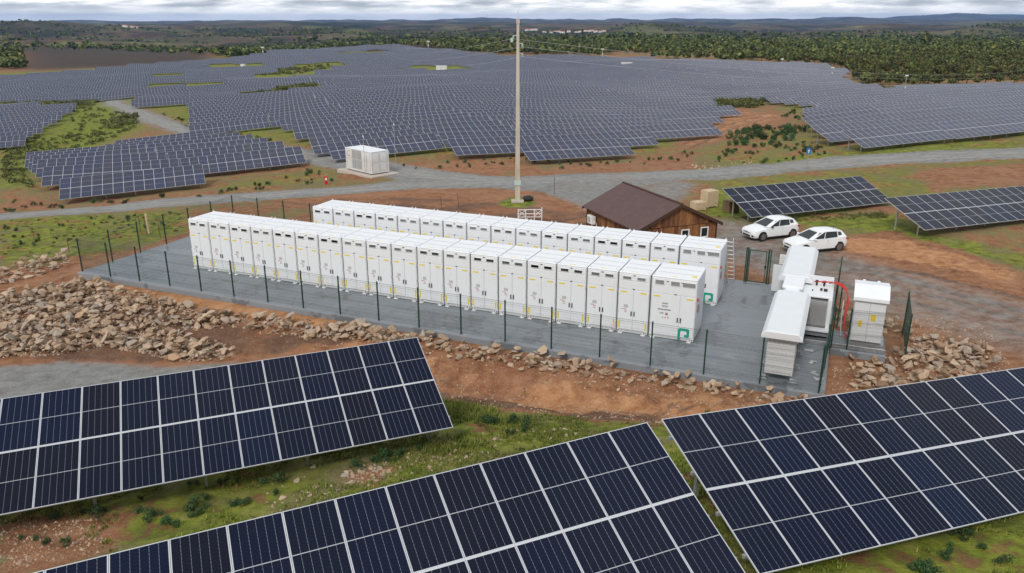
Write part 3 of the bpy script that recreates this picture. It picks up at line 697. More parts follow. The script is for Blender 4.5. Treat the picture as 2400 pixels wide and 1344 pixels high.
# ------------------------------------------------------------------ solar tables
MW, MH, NCOL = 1.048, 2.10, 14
TLEN = MW * NCOL
AZ = R(22)
RV = np.array([math.cos(AZ), math.sin(AZ)]); NV = np.array([-math.sin(AZ), math.cos(AZ)])
def module_mesh(glass='pv_glass'):
    w, h, t = MW / 2 - .005, MH / 2 - .005, .035; b = .019
    v = []; f = []; mi = []
    def q(x0, x1, y0, y1, z): v.extend([(x0, y0, z), (x1, y0, z), (x1, y1, z), (x0, y1, z)])
    q(-w, w, -h, h, 0); q(-w, w, -h, h, t); q(-w + b, w - b, -h + b, h - b, t); q(-w + b, w - b, -h + b, h - b, t - .004)
    f += [(3, 2, 1, 0)]; mi += [1]
    for i in range(4):
        j = (i + 1) % 4
        f.append((i, j, 4 + j, 4 + i)); mi.append(0)
        f.append((4 + i, 4 + j, 8 + j, 8 + i)); mi.append(0)
        f.append((8 + i, 8 + j, 12 + j, 12 + i)); mi.append(0)
    f.append((12, 13, 14, 15)); mi.append(2)
    me = bpy.data.meshes.new('panel'); me.from_pydata(v, [], f)
    for m in ('alu_frame', 'backsheet', glass): me.materials.append(M[m])
    me.polygons.foreach_set('material_index', mi)
    uvl = me.uv_layers.new(name='UVMap'); uv = []
    for p in me.polygons:
        for li in p.loop_indices:
            c = me.vertices[me.loops[li].vertex_index].co; uv.append(((c.x + w - b) / (2 * (w - b)), (c.y + h - b) / (2 * (h - b))))
    uvl.data.foreach_set('uv', np.array(uv, np.float32).ravel()); me.update(); return me
simple('alu_frame', (.56, .57, .60), .4, .15, var=.03)
simple('backsheet', (.45, .45, .45), .7)
MODULE = module_mesh(); MODULE_F = module_mesh('pv_field')
def frame_pose(p, az, roll):
    x = Vector((math.cos(az) * math.cos(roll), math.sin(az) * math.cos(roll), math.sin(roll))); y = Vector((-math.sin(az), math.cos(az), 0)); z = x.cross(y).normalized(); y = z.cross(x)
    m = Matrix((x, y, z)).transposed().to_4x4(); m.translation = Vector(p); return m
def slope_parts(tilt, low, ncol, detail):
    """meshes of the rack under a table: posts, rafters, purlins in the table's frame"""
    ct, st = math.cos(tilt), math.sin(tilt); L = ncol * MW; zc = low + MH * st
    n = 5 if ncol >= 10 else 3; out = {'post': [], 'rafter': [], 'purlin': []}
    xs_ = [(-L / 2 + L * (k + .5) / n) for k in range(n)]
    xs_[0] = -L / 2 + .55; xs_[-1] = L / 2 - .55
    for x in xs_:
        for yy in (-.95, 1.05):
            zt = zc + yy * math.tan(tilt) - .16
            out['post'].append(MB().box(x - .035, x + .035, yy - .05, yy + .05, -.7, zt))
        r_ = MB(); y0, y1 = -1.75, 1.8
        r_.add([(x - .03, y0, zc + y0 * st / ct - .20), (x + .03, y0, zc + y0 * st / ct - .20), (x + .03, y1, zc + y1 * st / ct - .20), (x - .03, y1, zc + y1 * st / ct - .20),
                (x - .03, y0, zc + y0 * st / ct - .10), (x + .03, y0, zc + y0 * st / ct - .10), (x + .03, y1, zc + y1 * st / ct - .10), (x - .03, y1, zc + y1 * st / ct - .10)],
               [(0, 3, 2, 1), (4, 5, 6, 7), (0, 1, 5, 4), (1, 2, 6, 5), (2, 3, 7, 6), (3, 0, 4, 7)])
        out['rafter'].append(r_)
    for s_ in (-1.6, -.55, .55, 1.6):
        yy, z0 = s_ * ct, zc + s_ * st
        out['purlin'].append(MB().box(-L / 2 - .05, L / 2 + .05, yy - .03, yy + .03, z0 - .095, z0 - .012))
    return out
RACK = {}
MIDR = MB().box(-NCOL * MW / 2, NCOL * MW / 2, -.022, .022, 0, .02).mesh('mid_rail', 'alu_frame')
def solar_table(pose, label, group, tilt=R(21.5), ncol=NCOL, low=.6, detail=2):
    t = link('solar_table', None, label=label, cat='solar table', group=group); t.matrix_world = pose
    ct, st = math.cos(tilt), math.sin(tilt); zc = low + MH * st
    for j in (0, 1):
        s_ = (j - .5) * (MH + .02)
        for i in range(ncol):
            link('panel', MODULE if detail == 2 else MODULE_F, t, ((i - (ncol - 1) / 2) * MW, s_ * ct, zc + s_ * st), (tilt, 0, 0))
    link('mid_rail', MIDR if ncol == NCOL else MIDR, t, (0, 0, zc + .012), (tilt, 0, 0))
    key = (round(tilt, 4), ncol, detail)
    if key not in RACK:
        pr = slope_parts(tilt, low, ncol, detail)
        if detail == 2: RACK[key] = [(k, b.mesh(k, 'steel_post')) for k, l in pr.items() for b in l]
        else:
            mb = MB()
            for k, l in pr.items():
                for b in l: mb.add(b.v, b.f)
            RACK[key] = [('support_frame', mb.mesh('support_frame', 'steel_post'))]
    for k, me in RACK[key]: link(k, me, t)
    return t
# the five tables close to the yard, posed from their measured corners
def posed(corner, az, tilt, roll, c0, ncol, label, low=.6):
    """corner: upper edge at column c0 (in columns from the table's left end)"""
    az, tilt, roll = R(az), R(tilt), R(roll); x = np.array([math.cos(az) * math.cos(roll), math.sin(az) * math.cos(roll), math.sin(roll)])
    m = frame_pose((0, 0, 0), az, roll); ct, st = math.cos(tilt), math.sin(tilt)
    loc_corner = Vector(((c0 - ncol / 2) * MW, (MH + .025) * ct, low + MH * st + (MH + .025) * st + .035))
    p = Vector(corner) - m.to_3x3() @ loc_corner
    return solar_table(frame_pose(p, az, roll), label, None, tilt, ncol, low, 2)
K_ = .9153
posed((-3.64 * K_, 28.05 * K_, 15 - 11.53 * K_), 22.3, 21.7, -.1, 14, 14, 'solar table in the foreground below the rock heap and the gravel patch')
posed((3.47 * K_, 18.16 * K_, 15 - 9.82 * K_), 21.9, 20.9, 2.1, 14, 14, 'solar table in the middle of the foreground, closest to the camera')
posed((3.84 * K_, 18.21 * K_, 15 - 9.76 * K_), 21.2, 20.0, -3.2, 0, 14, 'solar table in the foreground below the inverter station and fence corner')
posed((18.78 * K_, 69.64 * K_, 15 - 14.36 * K_), 21.9, 21.3, .1, 0, 14, 'solar table behind the parked cars, beside the wooden crates')
posed((30.21 * K_, 63.0 * K_, 15 - 13.75 * K_), 21.7, 20.9, -.7, 0, 14, 'solar table on the grass to the right of the parked cars')
_e = np.array([30.21 * K_, 63.0 * K_]); _p = _e + RV * 15.4 - NV * 3.4
posed((float(_p[0]), float(_p[1]), gh(*(_p - NV * 2)) + 2.35), 21.7, 20.9, -.7, 0, 14, 'solar table cut by the frame edge, right of the grass beside the cars')

# fields: rows run along RV; q is the distance of a row's lower edge along NV, s the place along the row
TABLES = []                                                           # (depth, x, y, field, row, index)
def put_row(field, row, q, s0, n, skip=()):
    for i in range(n):
        if i in skip: continue
        s_ = s0 + i * (TLEN + .28) + TLEN / 2
        c = RV * s_ + NV * (q + 1.95)
        TABLES.append((float(c[1]), float(c[0]), float(c[1]), field, row, i + 1))
for k, (q, s0, n) in enumerate([(94.1, -13.7, 1), (102.1, -16.4, 2), (108.9, -17.9, 2), (115.7, -19.4, 2), (122.3, -20.8, 2), (129, -22.3, 2), (135.6, -12.5, 1), (142.2, -11.5, 1)]):
    put_row('roadside', k + 1, q, s0, n)
def clip_row(P, q):
    """intervals of s where the line NV*q crosses polygon P"""
    hit = []; n = len(P); a = P @ NV - q; b = P @ RV
    for i in range(n):
        j = (i + 1) % n
        if (a[i] > 0) != (a[j] > 0): t = a[i] / (a[i] - a[j]); hit.append(b[i] + (b[j] - b[i]) * t)
    hit.sort(); return [(hit[i], hit[i + 1]) for i in range(0, len(hit) - 1, 2)]
def fill(field, px, q0, pitch, holes=(), lift=.8, qmax=1e9, left=False):
    P = poly(px, lift); q = q0; row = 0; qm = (P @ NV).max(); L = TLEN + .28; qi = (P @ NV).min()
    while q < qi: q += pitch
    while q < min(qm, qmax):
        row += 1; idx = 0
        for s0, s1 in clip_row(P, q):
            k0 = math.floor(s0 / L + .5); k1 = math.floor(s1 / L + .5)          # tables keep one grid along the rows
            off = ((row * 37) % 11) / 11 * 2.0
            if left: k0, k1, off = 0, int((s1 - s0) / L + .3), s0
            for k in range(k0, k1):
                c = RV * (k * L + off + TLEN / 2) + NV * (q + 1.95)
                if any(inside(c[0], c[1], h)[0] for h in holes): continue
                idx += 1; TABLES.append((float(c[1]), float(c[0]), float(c[1]), field, row, idx))
        q += pitch
holes = [poly(h, .8) for h in (
    [(600, 232), (745, 212), (740, 198), (690, 198), (596, 212)],
    [(320, 213), (520, 205), (500, 192), (345, 193)], [(312, 190), (440, 180), (410, 169), (326, 178)],
    [(595, 192), (690, 186), (760, 172), (800, 162), (790, 146), (720, 148), (630, 165)],
    [(455, 162), (560, 163), (625, 158), (560, 147), (470, 150)], [(925, 166), (1010, 169), (1105, 165), (1095, 152), (945, 154)],
    [(770, 131), (900, 127), (960, 119), (860, 117), (780, 124)])]
fill('main', [(378, 266), (380, 250), (235, 226), (60, 205), (-420, 205), (-420, 192), (10, 181), (200, 170), (400, 150), (600, 131), (750, 116), (870, 108), (1000, 115), (1100, 127), (1200, 135), (1350, 133), (1500, 140), (1700, 147), (1900, 156), (1992, 166), (1960, 190), (2060, 222),
              (1800, 232), (1690, 235), (1640, 238), (1663, 270), (1648, 290), (1630, 312), (1600, 346), (1585, 352), (1490, 360), (1240, 368), (905, 372), (828, 342), (715, 336), (590, 318), (492, 300)], 94.4, 6.75, holes)
put_row('main', 0, 87.3, 37.6, 1)
fill('hillside', [(2052, 350), (1948, 330), (1918, 300), (1915, 275), (1960, 262), (1905, 248), (1790, 236), (1830, 227), (2060, 224), (2180, 208), (2420, 204), (2800, 200), (2800, 320), (2400, 326), (2400, 330)], 71.4, 6.75, left=True)
fill('lower', [(-300, 380), (-300, 250), (75, 252), (130, 262), (162, 302), (100, 322), (0, 345)], 150, 6.75)
fill('upper', [(-420, 246), (-420, 212), (60, 208), (224, 226), (226, 236), (100, 239), (0, 241)], 240, 6.75)
TABLES.sort()
xy = np.array([(t[1], t[2]) for t in TABLES]); gz_ = ground_h(xy[:, 0], xy[:, 1])
e1 = ground_h(xy[:, 0] + RV[0] * 6, xy[:, 1] + RV[1] * 6); e0 = ground_h(xy[:, 0] - RV[0] * 6, xy[:, 1] - RV[1] * 6)
ROLL = np.arctan((e1 - e0) / 12); MIDZ = np.maximum((e0 + e1) / 2, gz_ - .15)
def in_frame(x, y, z, mar=60):
    dx, dy, dz = x, y, z - CAM_H; zc = dy * _f[1] + dz * _f[2]
    if zc < 1: return False
    u = 1200 + F_PX * dx / zc; v = 672 - F_PX * (dy * _u[1] + dz * _u[2]) / zc
    return -mar < u < 2400 + mar and -40 < v < 1344 + mar
FIELD_NAME = {'roadside': 'small roadside field', 'main': 'large field behind the pole', 'hillside': 'hillside field by the blue sign', 'lower': 'lower field beside the scrub', 'upper': 'upper field above the scrub'}
def ordw(n): return ORD[n] if n < len(ORD) else 'number ' + str(n)
# table drawn as a single mesh (too small in the photo to show its parts)
def flat_table_data(tilt=R(21.5), low=.6):
    ct, st = math.cos(tilt), math.sin(tilt); zc = low + MH * st; L = TLEN / 2; H2 = MH + .02
    v = [(-L, -H2 * ct, zc - H2 * st), (L, -H2 * ct, zc - H2 * st), (L, H2 * ct, zc + H2 * st), (-L, H2 * ct, zc + H2 * st)]
    nz = (0, -st * .05, ct * .05); v += [(p[0], p[1] - nz[1], p[2] - nz[2]) for p in v]
    f = [(0, 1, 2, 3), (7, 6, 5, 4), (0, 4, 5, 1), (1, 5, 6, 2), (2, 6, 7, 3), (3, 7, 4, 0)]
    uv = [(0, 0), (NCOL, 0), (NCOL, 2), (0, 2)]
    pv_, pf = [], []
    for x in (-L + .6, -L * .33, L * .33, L - .6):
        for yy in (-.95, 1.05):
            o = 8 + len(pv_); zt = zc + yy * math.tan(tilt) - .06
            pv_ += [(x - .05, yy - .05, -.6), (x + .05, yy - .05, -.6), (x + .05, yy + .05, -.6), (x - .05, yy + .05, -.6), (x - .05, yy - .05, zt), (x + .05, yy - .05, zt), (x + .05, yy + .05, zt), (x - .05, yy + .05, zt)]
            pf += [(o, o + 1, o + 5, o + 4), (o + 1, o + 2, o + 6, o + 5), (o + 2, o + 3, o + 7, o + 6), (o + 3, o, o + 4, o + 7)]
    return np.array(v + pv_), f + pf, uv, [0] + [1] * 5 + [2] * len(pf)
FV, FF, FUV, FMI = flat_table_data()
def flat_mesh(name, poses):
    me = bpy.data.meshes.new(name); n = len(FV); A = []; faces = []; mi = []; uvs = []
    base_uv = []
    for f_ in FF: base_uv += FUV if f_ == (0, 1, 2, 3) else [(.5, .5)] * len(f_)
    for k, m in enumerate(poses):
        m = np.array(m); A.append(FV @ m[:3, :3].T + m[:3, 3]); faces += [tuple(i + k * n for i in f_) for f_ in FF]; mi += FMI; uvs += base_uv
    me.from_pydata(np.concatenate(A).tolist(), [], faces)
    for m in ('pv_table', 'alu_frame', 'steel_post'): me.materials.append(M[m])
    me.polygons.foreach_set('material_index', mi); uvl = me.uv_layers.new(name='UVMap'); uvl.data.foreach_set('uv', np.array(uvs, np.float32).ravel()); me.update(); return me
FLAT1 = flat_mesh('panel_deck', [np.eye(4)])
rest = []; n_ind = 0; n_parts = 0
for k, (dep, x, y, fld, row, idx) in enumerate(TABLES):
    pose = frame_pose((x, y, float(MIDZ[k])), AZ, float(ROLL[k])); vis = in_frame(x, y, float(MIDZ[k]) + 1.4, 90)
    if not vis:
        if dep < 260: rest.append(pose)
        continue
    lab = '%s table from the left in %s row of the %s' % (ordw(idx), ('front' if row == 0 else ordw(row)), FIELD_NAME[fld])
    if n_ind < 292:
        n_ind += 1
        if dep < 185: solar_table(pose, lab, 'solar tables of the ' + FIELD_NAME[fld], detail=1); n_parts += 1
        else:
            o = link('solar_table', FLAT1, label=lab, cat='solar table', group='solar tables of the ' + FIELD_NAME[fld]); o.matrix_world = pose
    else: rest.append(pose)
link('distant_solar_tables', flat_mesh('distant_solar_tables', rest), label='thousands of distant solar tables covering the hill', cat='solar tables', kind='stuff')
print('TABLES', len(TABLES), n_ind, n_parts, len(rest))

# ------------------------------------------------------------------ the yard: slab, battery cabinets, fence, gate
def yard(name, label, cat, a, d, z=0., rz=0., group=None): return thing(name, label, cat, Y3(a, d, z), YTH + rz, group)
sl = link('concrete_slab', None, loc=Y3(0, 0), rot=(0, 0, YTH), kind='structure')
mb = MB(); mb.bbox(-43.55, .25, -.12, 14.35, -.55, 0, .03); mb.build('slab_top', ['slab'], sl)
mb = MB(); mb.bbox(.262, 2.72, 5.35, 8.0, -.55, -.012, .03); mb.build('slab_annex', ['slab'], sl)

CW, CD, CHT, PITCHC = 1.572, 2.28, 3.17, 1.629
def cabinet_parts(t, w, wide):
    x0, x1 = -w / 2, w / 2; D = CD
    def B(name, *a_, mat='white_paint', b=.012, par=t):
        m = MB(); m.bbox(*a_, b) if b else m.box(*a_); return m.build(name, [mat], par)
    B('body', x0, x1, 0, D, .16, CHT - .03, b=.03)
    B('roof', x0 - .004, x1 + .004, -.01, D + .01, CHT - .03, CHT + .03, mat='white_roof', b=.02)
    m = MB()
    for yy in (.75, 1.5): m.box(x0 + .1, x1 - .1, yy - .012, yy + .012, CHT + .03, CHT + .042)
    m.build('roof_seam', ['grey_panel'], t)
    B('base_rail', x0 + .02, x1 - .02, .03, D - .03, .03, .16, mat='white_cladding', b=0)
    for x in (x0 + .1, x1 - .1):
        for y in (.12, D - .12):
            m = MB(); m.box(x - .06, x + .06, y - .06, y + .06, CHT + .03, CHT + .055); m.tube([(x, y - .05, CHT + .05), (x, y - .04, CHT + .12), (x, y + .04, CHT + .12), (x, y + .05, CHT + .05)], .014, 6); m.build('lifting_lug', ['white_paint'], t)
    # vent panel, access panel and doors stand proud of the front
    B('vent_panel', x0 + .03, x1 - .03, -.022, 0, 2.80, 3.12, mat='white_paint')
    ap = B('access_panel', x0 + .03, x1 - .03, -.026, 0, 2.345, 2.775)
    vents = [(-.36, .205, 'vent_grey'), (.36, .205, 'vent_grey')] if not wide else [(-.70, .21, 'vent_light'), (.06, .21, 'vent_light'), (.72, .30, 'vent_light')]
    for vx, hw, vm in vents:
        m = MB(); zz0, zz1 = (2.86, 3.00) if not wide else (2.81, 3.02)
        m.box(vx - hw, vx + hw, -.030, -.0222, zz0, zz1, 0)
        k = 5
        for i in range(k):
            z = zz0 + (zz1 - zz0) * (i + .5) / k
            m.add([(vx - hw, -.0305, z + .016), (vx + hw, -.0305, z + .016), (vx + hw, -.045, z - .010), (vx - hw, -.045, z - .010)], [(0, 1, 2, 3), (3, 2, 1, 0)], 0)
        vo = m.build('vent', [vm], t)
        f = MB(); e = .02
        f.box(vx - hw - e, vx + hw + e, -.048, -.0225, zz1, zz1 + e); f.box(vx - hw - e, vx + hw + e, -.048, -.0225, zz0 - e, zz0)
        f.box(vx - hw - e, vx - hw, -.048, -.0225, zz0, zz1); f.box(vx + hw, vx + hw + e, -.048, -.0225, zz0, zz1); f.build('vent_frame', ['white_paint'], vo)
    for bx, bz in (((0, 3.07), (0, 2.37)) if not wide else ((-.32, 2.98), (.40, 2.98), (.1, 2.37))):
        m = MB(); m.bbox(bx - .05, bx + .05, -.046, -.02, bz - .022, bz + .022, .008); m.build('badge', ['black_plastic'], t)
    sx = 0. if not wide else .34
    for k, (d0, d1) in enumerate(((x0 + .03, sx - .006), (sx + .006, x1 - .03))):
        do = B('door', d0, d1, -.030, 0, .20, 2.325)
        hx = sx - .075 if k == 0 else sx + .075
        m = MB(); m.bbox(hx - .028, hx + .028, -.062, -.030, .95, 1.20, .01); m.build('handle', ['black_plastic'], do)
        lx = d0 + .10 if k == 0 else d1 - .42
        m = MB(); m.box(lx, lx + .32, -.0335, -.0302, 2.16, 2.235); m.build('warning_strip', ['yellow_label'], do)
        m = MB(); hz_x = d0 + .0 if k == 0 else d1
        for z in (.5, 1.25, 2.12): m.cyl((hz_x, -.032, z), .016, .12, 'z', 8)
        m.build('hinge', ['white_cladding'], do)
        if not wide:
            vx = x0 + .075 if k == 0 else x1 - .155
            m = MB(); m.box(vx, vx + .08, -.0335, -.0302, .27, .66); m.build('vertical_label', ['yellow_label'], do)
        if k == 0 and not wide:
            m = MB(); m.box(-.47, -.25, -.0335, -.0302, 1.36, 1.53); m.build('rating_plate', ['pale_label'], do)
            m = MB(); m.box(-.58, -.36, -.0335, -.0302, 1.28, 1.31); m.box(-.44, -.30, -.0335, -.0302, 1.21, 1.24); m.box(-.44, -.30, -.0335, -.0302, 1.12, 1.15); m.build('small_print', ['red_print'], do)
        if k == 0 and wide:
            m = MB()
            for z, h_, a0, a1 in ((1.86, .022, -.52, -.22), (1.82, .022, -.52, -.26), (1.72, .022, -.54, -.22), (1.67, .022, -.52, -.24), (1.36, .02, -.62, -.42), (1.31, .02, -.62, -.44)): m.box(a0, a1, -.0335, -.0302, z, z + h_)
            for i in range(9): m.box(-.72 + i * .072, -.72 + i * .072 + .05, -.0335, -.0302, 1.50, 1.565)
            m.build('door_lettering', ['dark_print'], do)
            m = MB(); m.box(-.34, -.22, -.0335, -.0302, 1.26, 1.38)
            for i in range(3): m.prism([(-.50 + i * .13, 1.10), (-.41 + i * .13, 1.10), (-.455 + i * .13, 1.18)], 'y', -.0335, -.0302)
            m.build('warning_sign', ['red_print'], do)
    for x in (x0 + .2, x1 - .2):
        m = MB(); m.bbox(x - .11, x + .11, -.16, .06, 0, .06, .01); m.box(x - .02, x + .02, -.12, .02, .06, .17); m.build('foot_bracket', ['white_paint'], t)
    for x in (x0 + .07, x1 - .07):
        m = MB(); m.bbox(x - .07, x + .07, -.012, .14, .03, .19, .012); m.cyl((x, -.013, .11), .03, .006, 'y', 10, 1); m.build('corner_casting', ['white_paint', 'black_plastic'], t)
    if wide:
        # stem-and-hook emblem on the door corner and plates on the end wall
        e = MB(); cx, cz, s_, y0_, y1_ = x1 - .46, .38, .62, -.0345, -.0303
        def bar(pts): e.prism([(cx + px * s_, cz + pz * s_) for px, pz in pts], 'y', y0_, y1_)
        w_ = .20
        bar([(-.5, -.5), (-.5 + w_, -.5), (-.5 + w_, .22), (-.38, .5), (-.5, .36)][::-1])
        bar([(-.38, .5), (-.5 + w_, .22), (-.22, .28), (.14, .28), (.30, .5)][::-1])
        bar([(.30, .5), (.14, .28), (.20, .20), (.20, -.02), (.40, -.20), (.40, .38)][::-1])
        bar([(.40, -.20), (.20, -.02), (.06, -.02), (.0, -.10), (.0, -.22), (.28, -.26)][::-1])
        e.build('emblem', ['teal_logo'], t)
        m = MB(); m.box(x1, x1 + .006, .5, .85, 1.35, 1.75); m.build('warning_sign', ['red_print'], t)
        m = MB(); m.box(x1, x1 + .006, 1.0, 1.2, 1.2, 1.9); m.build('side_label', ['pale_label'], t)
        m = MB(); m.bbox(x1, x1 + .06, .25, .4, 2.05, 2.2, .01); m.build('alarm_button', ['red_paint'], t)
        m = MB(); m.box(x1 - .35, x1 - .12, .35, .62, CHT + .031, CHT + .036); m.build('roof_label', ['yellow_label'], t)
    m = MB(); m.box(-.16, .16, .16, .22, CHT + .031, CHT + .036); m.build('roof_label', ['yellow_label'], t)

def cabinet_row(rowname, a_right, d_front, n, has_box):
    W2 = 2.20
    t = yard('battery_cabinet', 'wide white battery cabinet with green emblem at the end of the %s row' % rowname, 'battery cabinet', a_right - W2 / 2, d_front, 0, 0, 'white battery cabinets of the %s row' % rowname)
    cabinet_parts(t, W2, True)
    proto = None
    for i in range(n):
        a_ = a_right - W2 - .05 - PITCHC * (i + .5); lab = '%s narrow battery cabinet from the emblem cabinet in the %s row' % (ORD[i + 1], rowname)
        if proto is None:
            o = proto = yard('battery_cabinet', lab, 'battery cabinet', a_, d_front, 0, 0, 'white battery cabinets of the %s row' % rowname); cabinet_parts(o, CW, False)
        else:
            o = copy_tree(proto); o.location = Y3(a_, d_front); o['label'] = lab
cabinet_row('front', -5.93, 3.44, 18, False)
cabinet_row('rear', -5.74, 9.28, 15, False)
# grey strips added for the dark, shaded gaps between cabinets, one per row
for nm, ar, df, n in (('front', -5.93, 3.44, 18), ('rear', -5.74, 9.28, 15)):
    t = link('cabinet_seal', None, loc=Y3(ar, df), rot=(0, 0, YTH), label='grey rubber seals in the slits between the %s row cabinets' % nm, cat='seal')
    proto_me = MB().box(-.026, .026, .03, CD - .02, .12, CHT - .02).mesh('seal_strip', 'seal_grey')
    for i in range(n): link('seal_strip', proto_me, t, (-2.2 - .024 - PITCHC * i, 0, 0))

# fence
FH = 2.13
def post_mesh():
    m = MB(); m.box(-.03, .03, -.03, .03, -.45, FH); m.bbox(-.034, .034, -.034, .034, FH, FH + .025, .008)
    for z in (.3, .9, 1.5, 2.0): m.box(-.04, .04, -.045, -.0302, z, z + .04)
    return m.mesh('post', 'green_steel')
POSTM = post_mesh()
def panel_mesh(L):
    m = MB(); r_ = .0016
    n = int(L / .055)
    for i in range(n + 1):
        x = .035 + (L - .07) * i / n; m.box(x - r_, x + r_, -r_, r_, .06, FH - .06)
    for z in np.arange(.08, FH - .04, .2): m.box(.03, L - .03, -.0065, -.0034, z - r_, z + r_)
    for z in (.28, .88, 1.48, 2.02):                                    # the V folds that stiffen a welded mesh panel
        for dz in (-.045, .045): m.box(.03, L - .03, -.022, -.0066, z + dz - .002, z + dz + .002)
    return m.mesh('mesh_panel', 'wire_green')
_pm = {}
def fence(label, pts, z=0., open_end=False):
    t = link('mesh_fence', None, loc=Y3(*pts[0], z), rot=(0, 0, YTH), label=label, cat='fence', group='green mesh fence sides')
    o = pts[0]
    for k in range(len(pts) - 1):
        (a0, d0), (a1, d1) = pts[k], pts[k + 1]; Ls = math.hypot(a1 - a0, d1 - d0); n = max(1, round(Ls / 2.47)); ang = math.atan2(d1 - d0, a1 - a0); step = Ls / n
        for i in range(n + (1 if k == len(pts) - 2 and not open_end else 0)):
            f = i / n; link('post', POSTM, t, (a0 + (a1 - a0) * f - o[0], d0 + (d1 - d0) * f - o[1], 0), (0, 0, ang))
        key = round(step, 2)
        if key not in _pm: _pm[key] = panel_mesh(step)
        for i in range(n):
            f = i / n; link('mesh_panel', _pm[key], t, (a0 + (a1 - a0) * f - o[0], d0 + (d1 - d0) * f - o[1], 0), (0, 0, ang))
    return t
fence('long green mesh fence along the rocks in front of the cabinets', [(0, 0), (-43.4, .15)], open_end=True)
fence('short green mesh fence across the empty end of the slab', [(-43.4, .15), (-43.4, 13.85)], open_end=True)
fence('green mesh fence behind the rear row of cabinets', [(-43.4, 13.85), (-4.9, 14.22)])
fence('green mesh fence between the gate and the back corner', [(-3.5, 14.2), (.35, 14.3)], open_end=True)
fence('green mesh fence from the back corner past the inverters', [(.35, 14.3), (.25, 9.2)])
fence('green mesh fence around the transformer kiosk annex', [(.3, 5.5), (1.0, 5.5), (3.55, 5.75), (3.6, 9.2), (.5, 9.2)], -.05)
fence('green mesh fence along the inverter side of the slab', [(0.02, .2), (.2, 5.3)])
# gate
g = yard('yard_gate', 'narrow green steel gate in the back fence near the cars', 'gate', -4.8, 14.24)
for x in (0, 1.18):
    m = MB(); m.box(x - .05, x + .05, -.05, .05, -.3, 2.12); m.bbox(x - .054, x + .054, -.054, .054, 2.12, 2.15, .01); m.build('gate_post', ['green_steel'], g)
lf = MB()
for x in (.09, 1.05): lf.box(x - .025, x + .025, -.02, .02, .08, 2.0)
for z in (.08, 2.0): lf.box(.065, 1.075, -.019, .019, z - .025, z + .025)
lo = lf.build('gate_leaf', ['green_steel'], g)
m = MB()
for i in range(1, 18): m.box(.09 + .96 * i / 18 - .0016, .09 + .96 * i / 18 + .0016, -.0016, .0016, .1, 1.98)
for z in np.arange(.28, 1.95, .2): m.box(.1, 1.05, -.0065, -.0032, z - .003, z + .003)
m.build('leaf_mesh', ['wire_green'], lo)
m = MB(); m.bbox(.98, 1.10, -.06, -.02, .95, 1.15, .01); m.tube([(1.0, -.05, 1.08), (.88, -.075, 1.08)], .012, 6); m.build('lock', ['black_plastic'], lo)
s = yard('safety_sign', 'small white notice on the fence beside the green gate', 'sign', -3.0, 14.15)
m = MB(); m.bbox(-.0, .42, -.012, .012, 1.35, 1.95, .005); m.build('sign_plate', ['window_white'], s)
m = MB()
for i in range(4): m.box(.06, .36 - .07 * (i % 2), -.0155, -.0125, 1.45 + .11 * i, 1.48 + .11 * i)
m.build('sign_print', ['pale_label'], s)

# ladder leaning on the wide rear cabinet
L = yard('ladder', 'white ladder leaning against the wide rear battery cabinet', 'ladder', -5.66, 13.05)
p0, p1 = Vector((0, .95, .02)), Vector((0, -1.2, 3.2))
for x in (-.2, .2):
    m = MB(); m.tube([p0 + Vector((x, 0, 0)), p1 + Vector((x, 0, 0))], .032, 4); m.build('rail', ['white_paint'], L)
for i in range(10):
    c = p0.lerp(p1, (i + .6) / 10.4); m = MB(); m.tube([c + Vector((-.2, 0, 0)), c + Vector((.2, 0, 0))], .02, 6); m.build('rung', ['white_paint'], L)

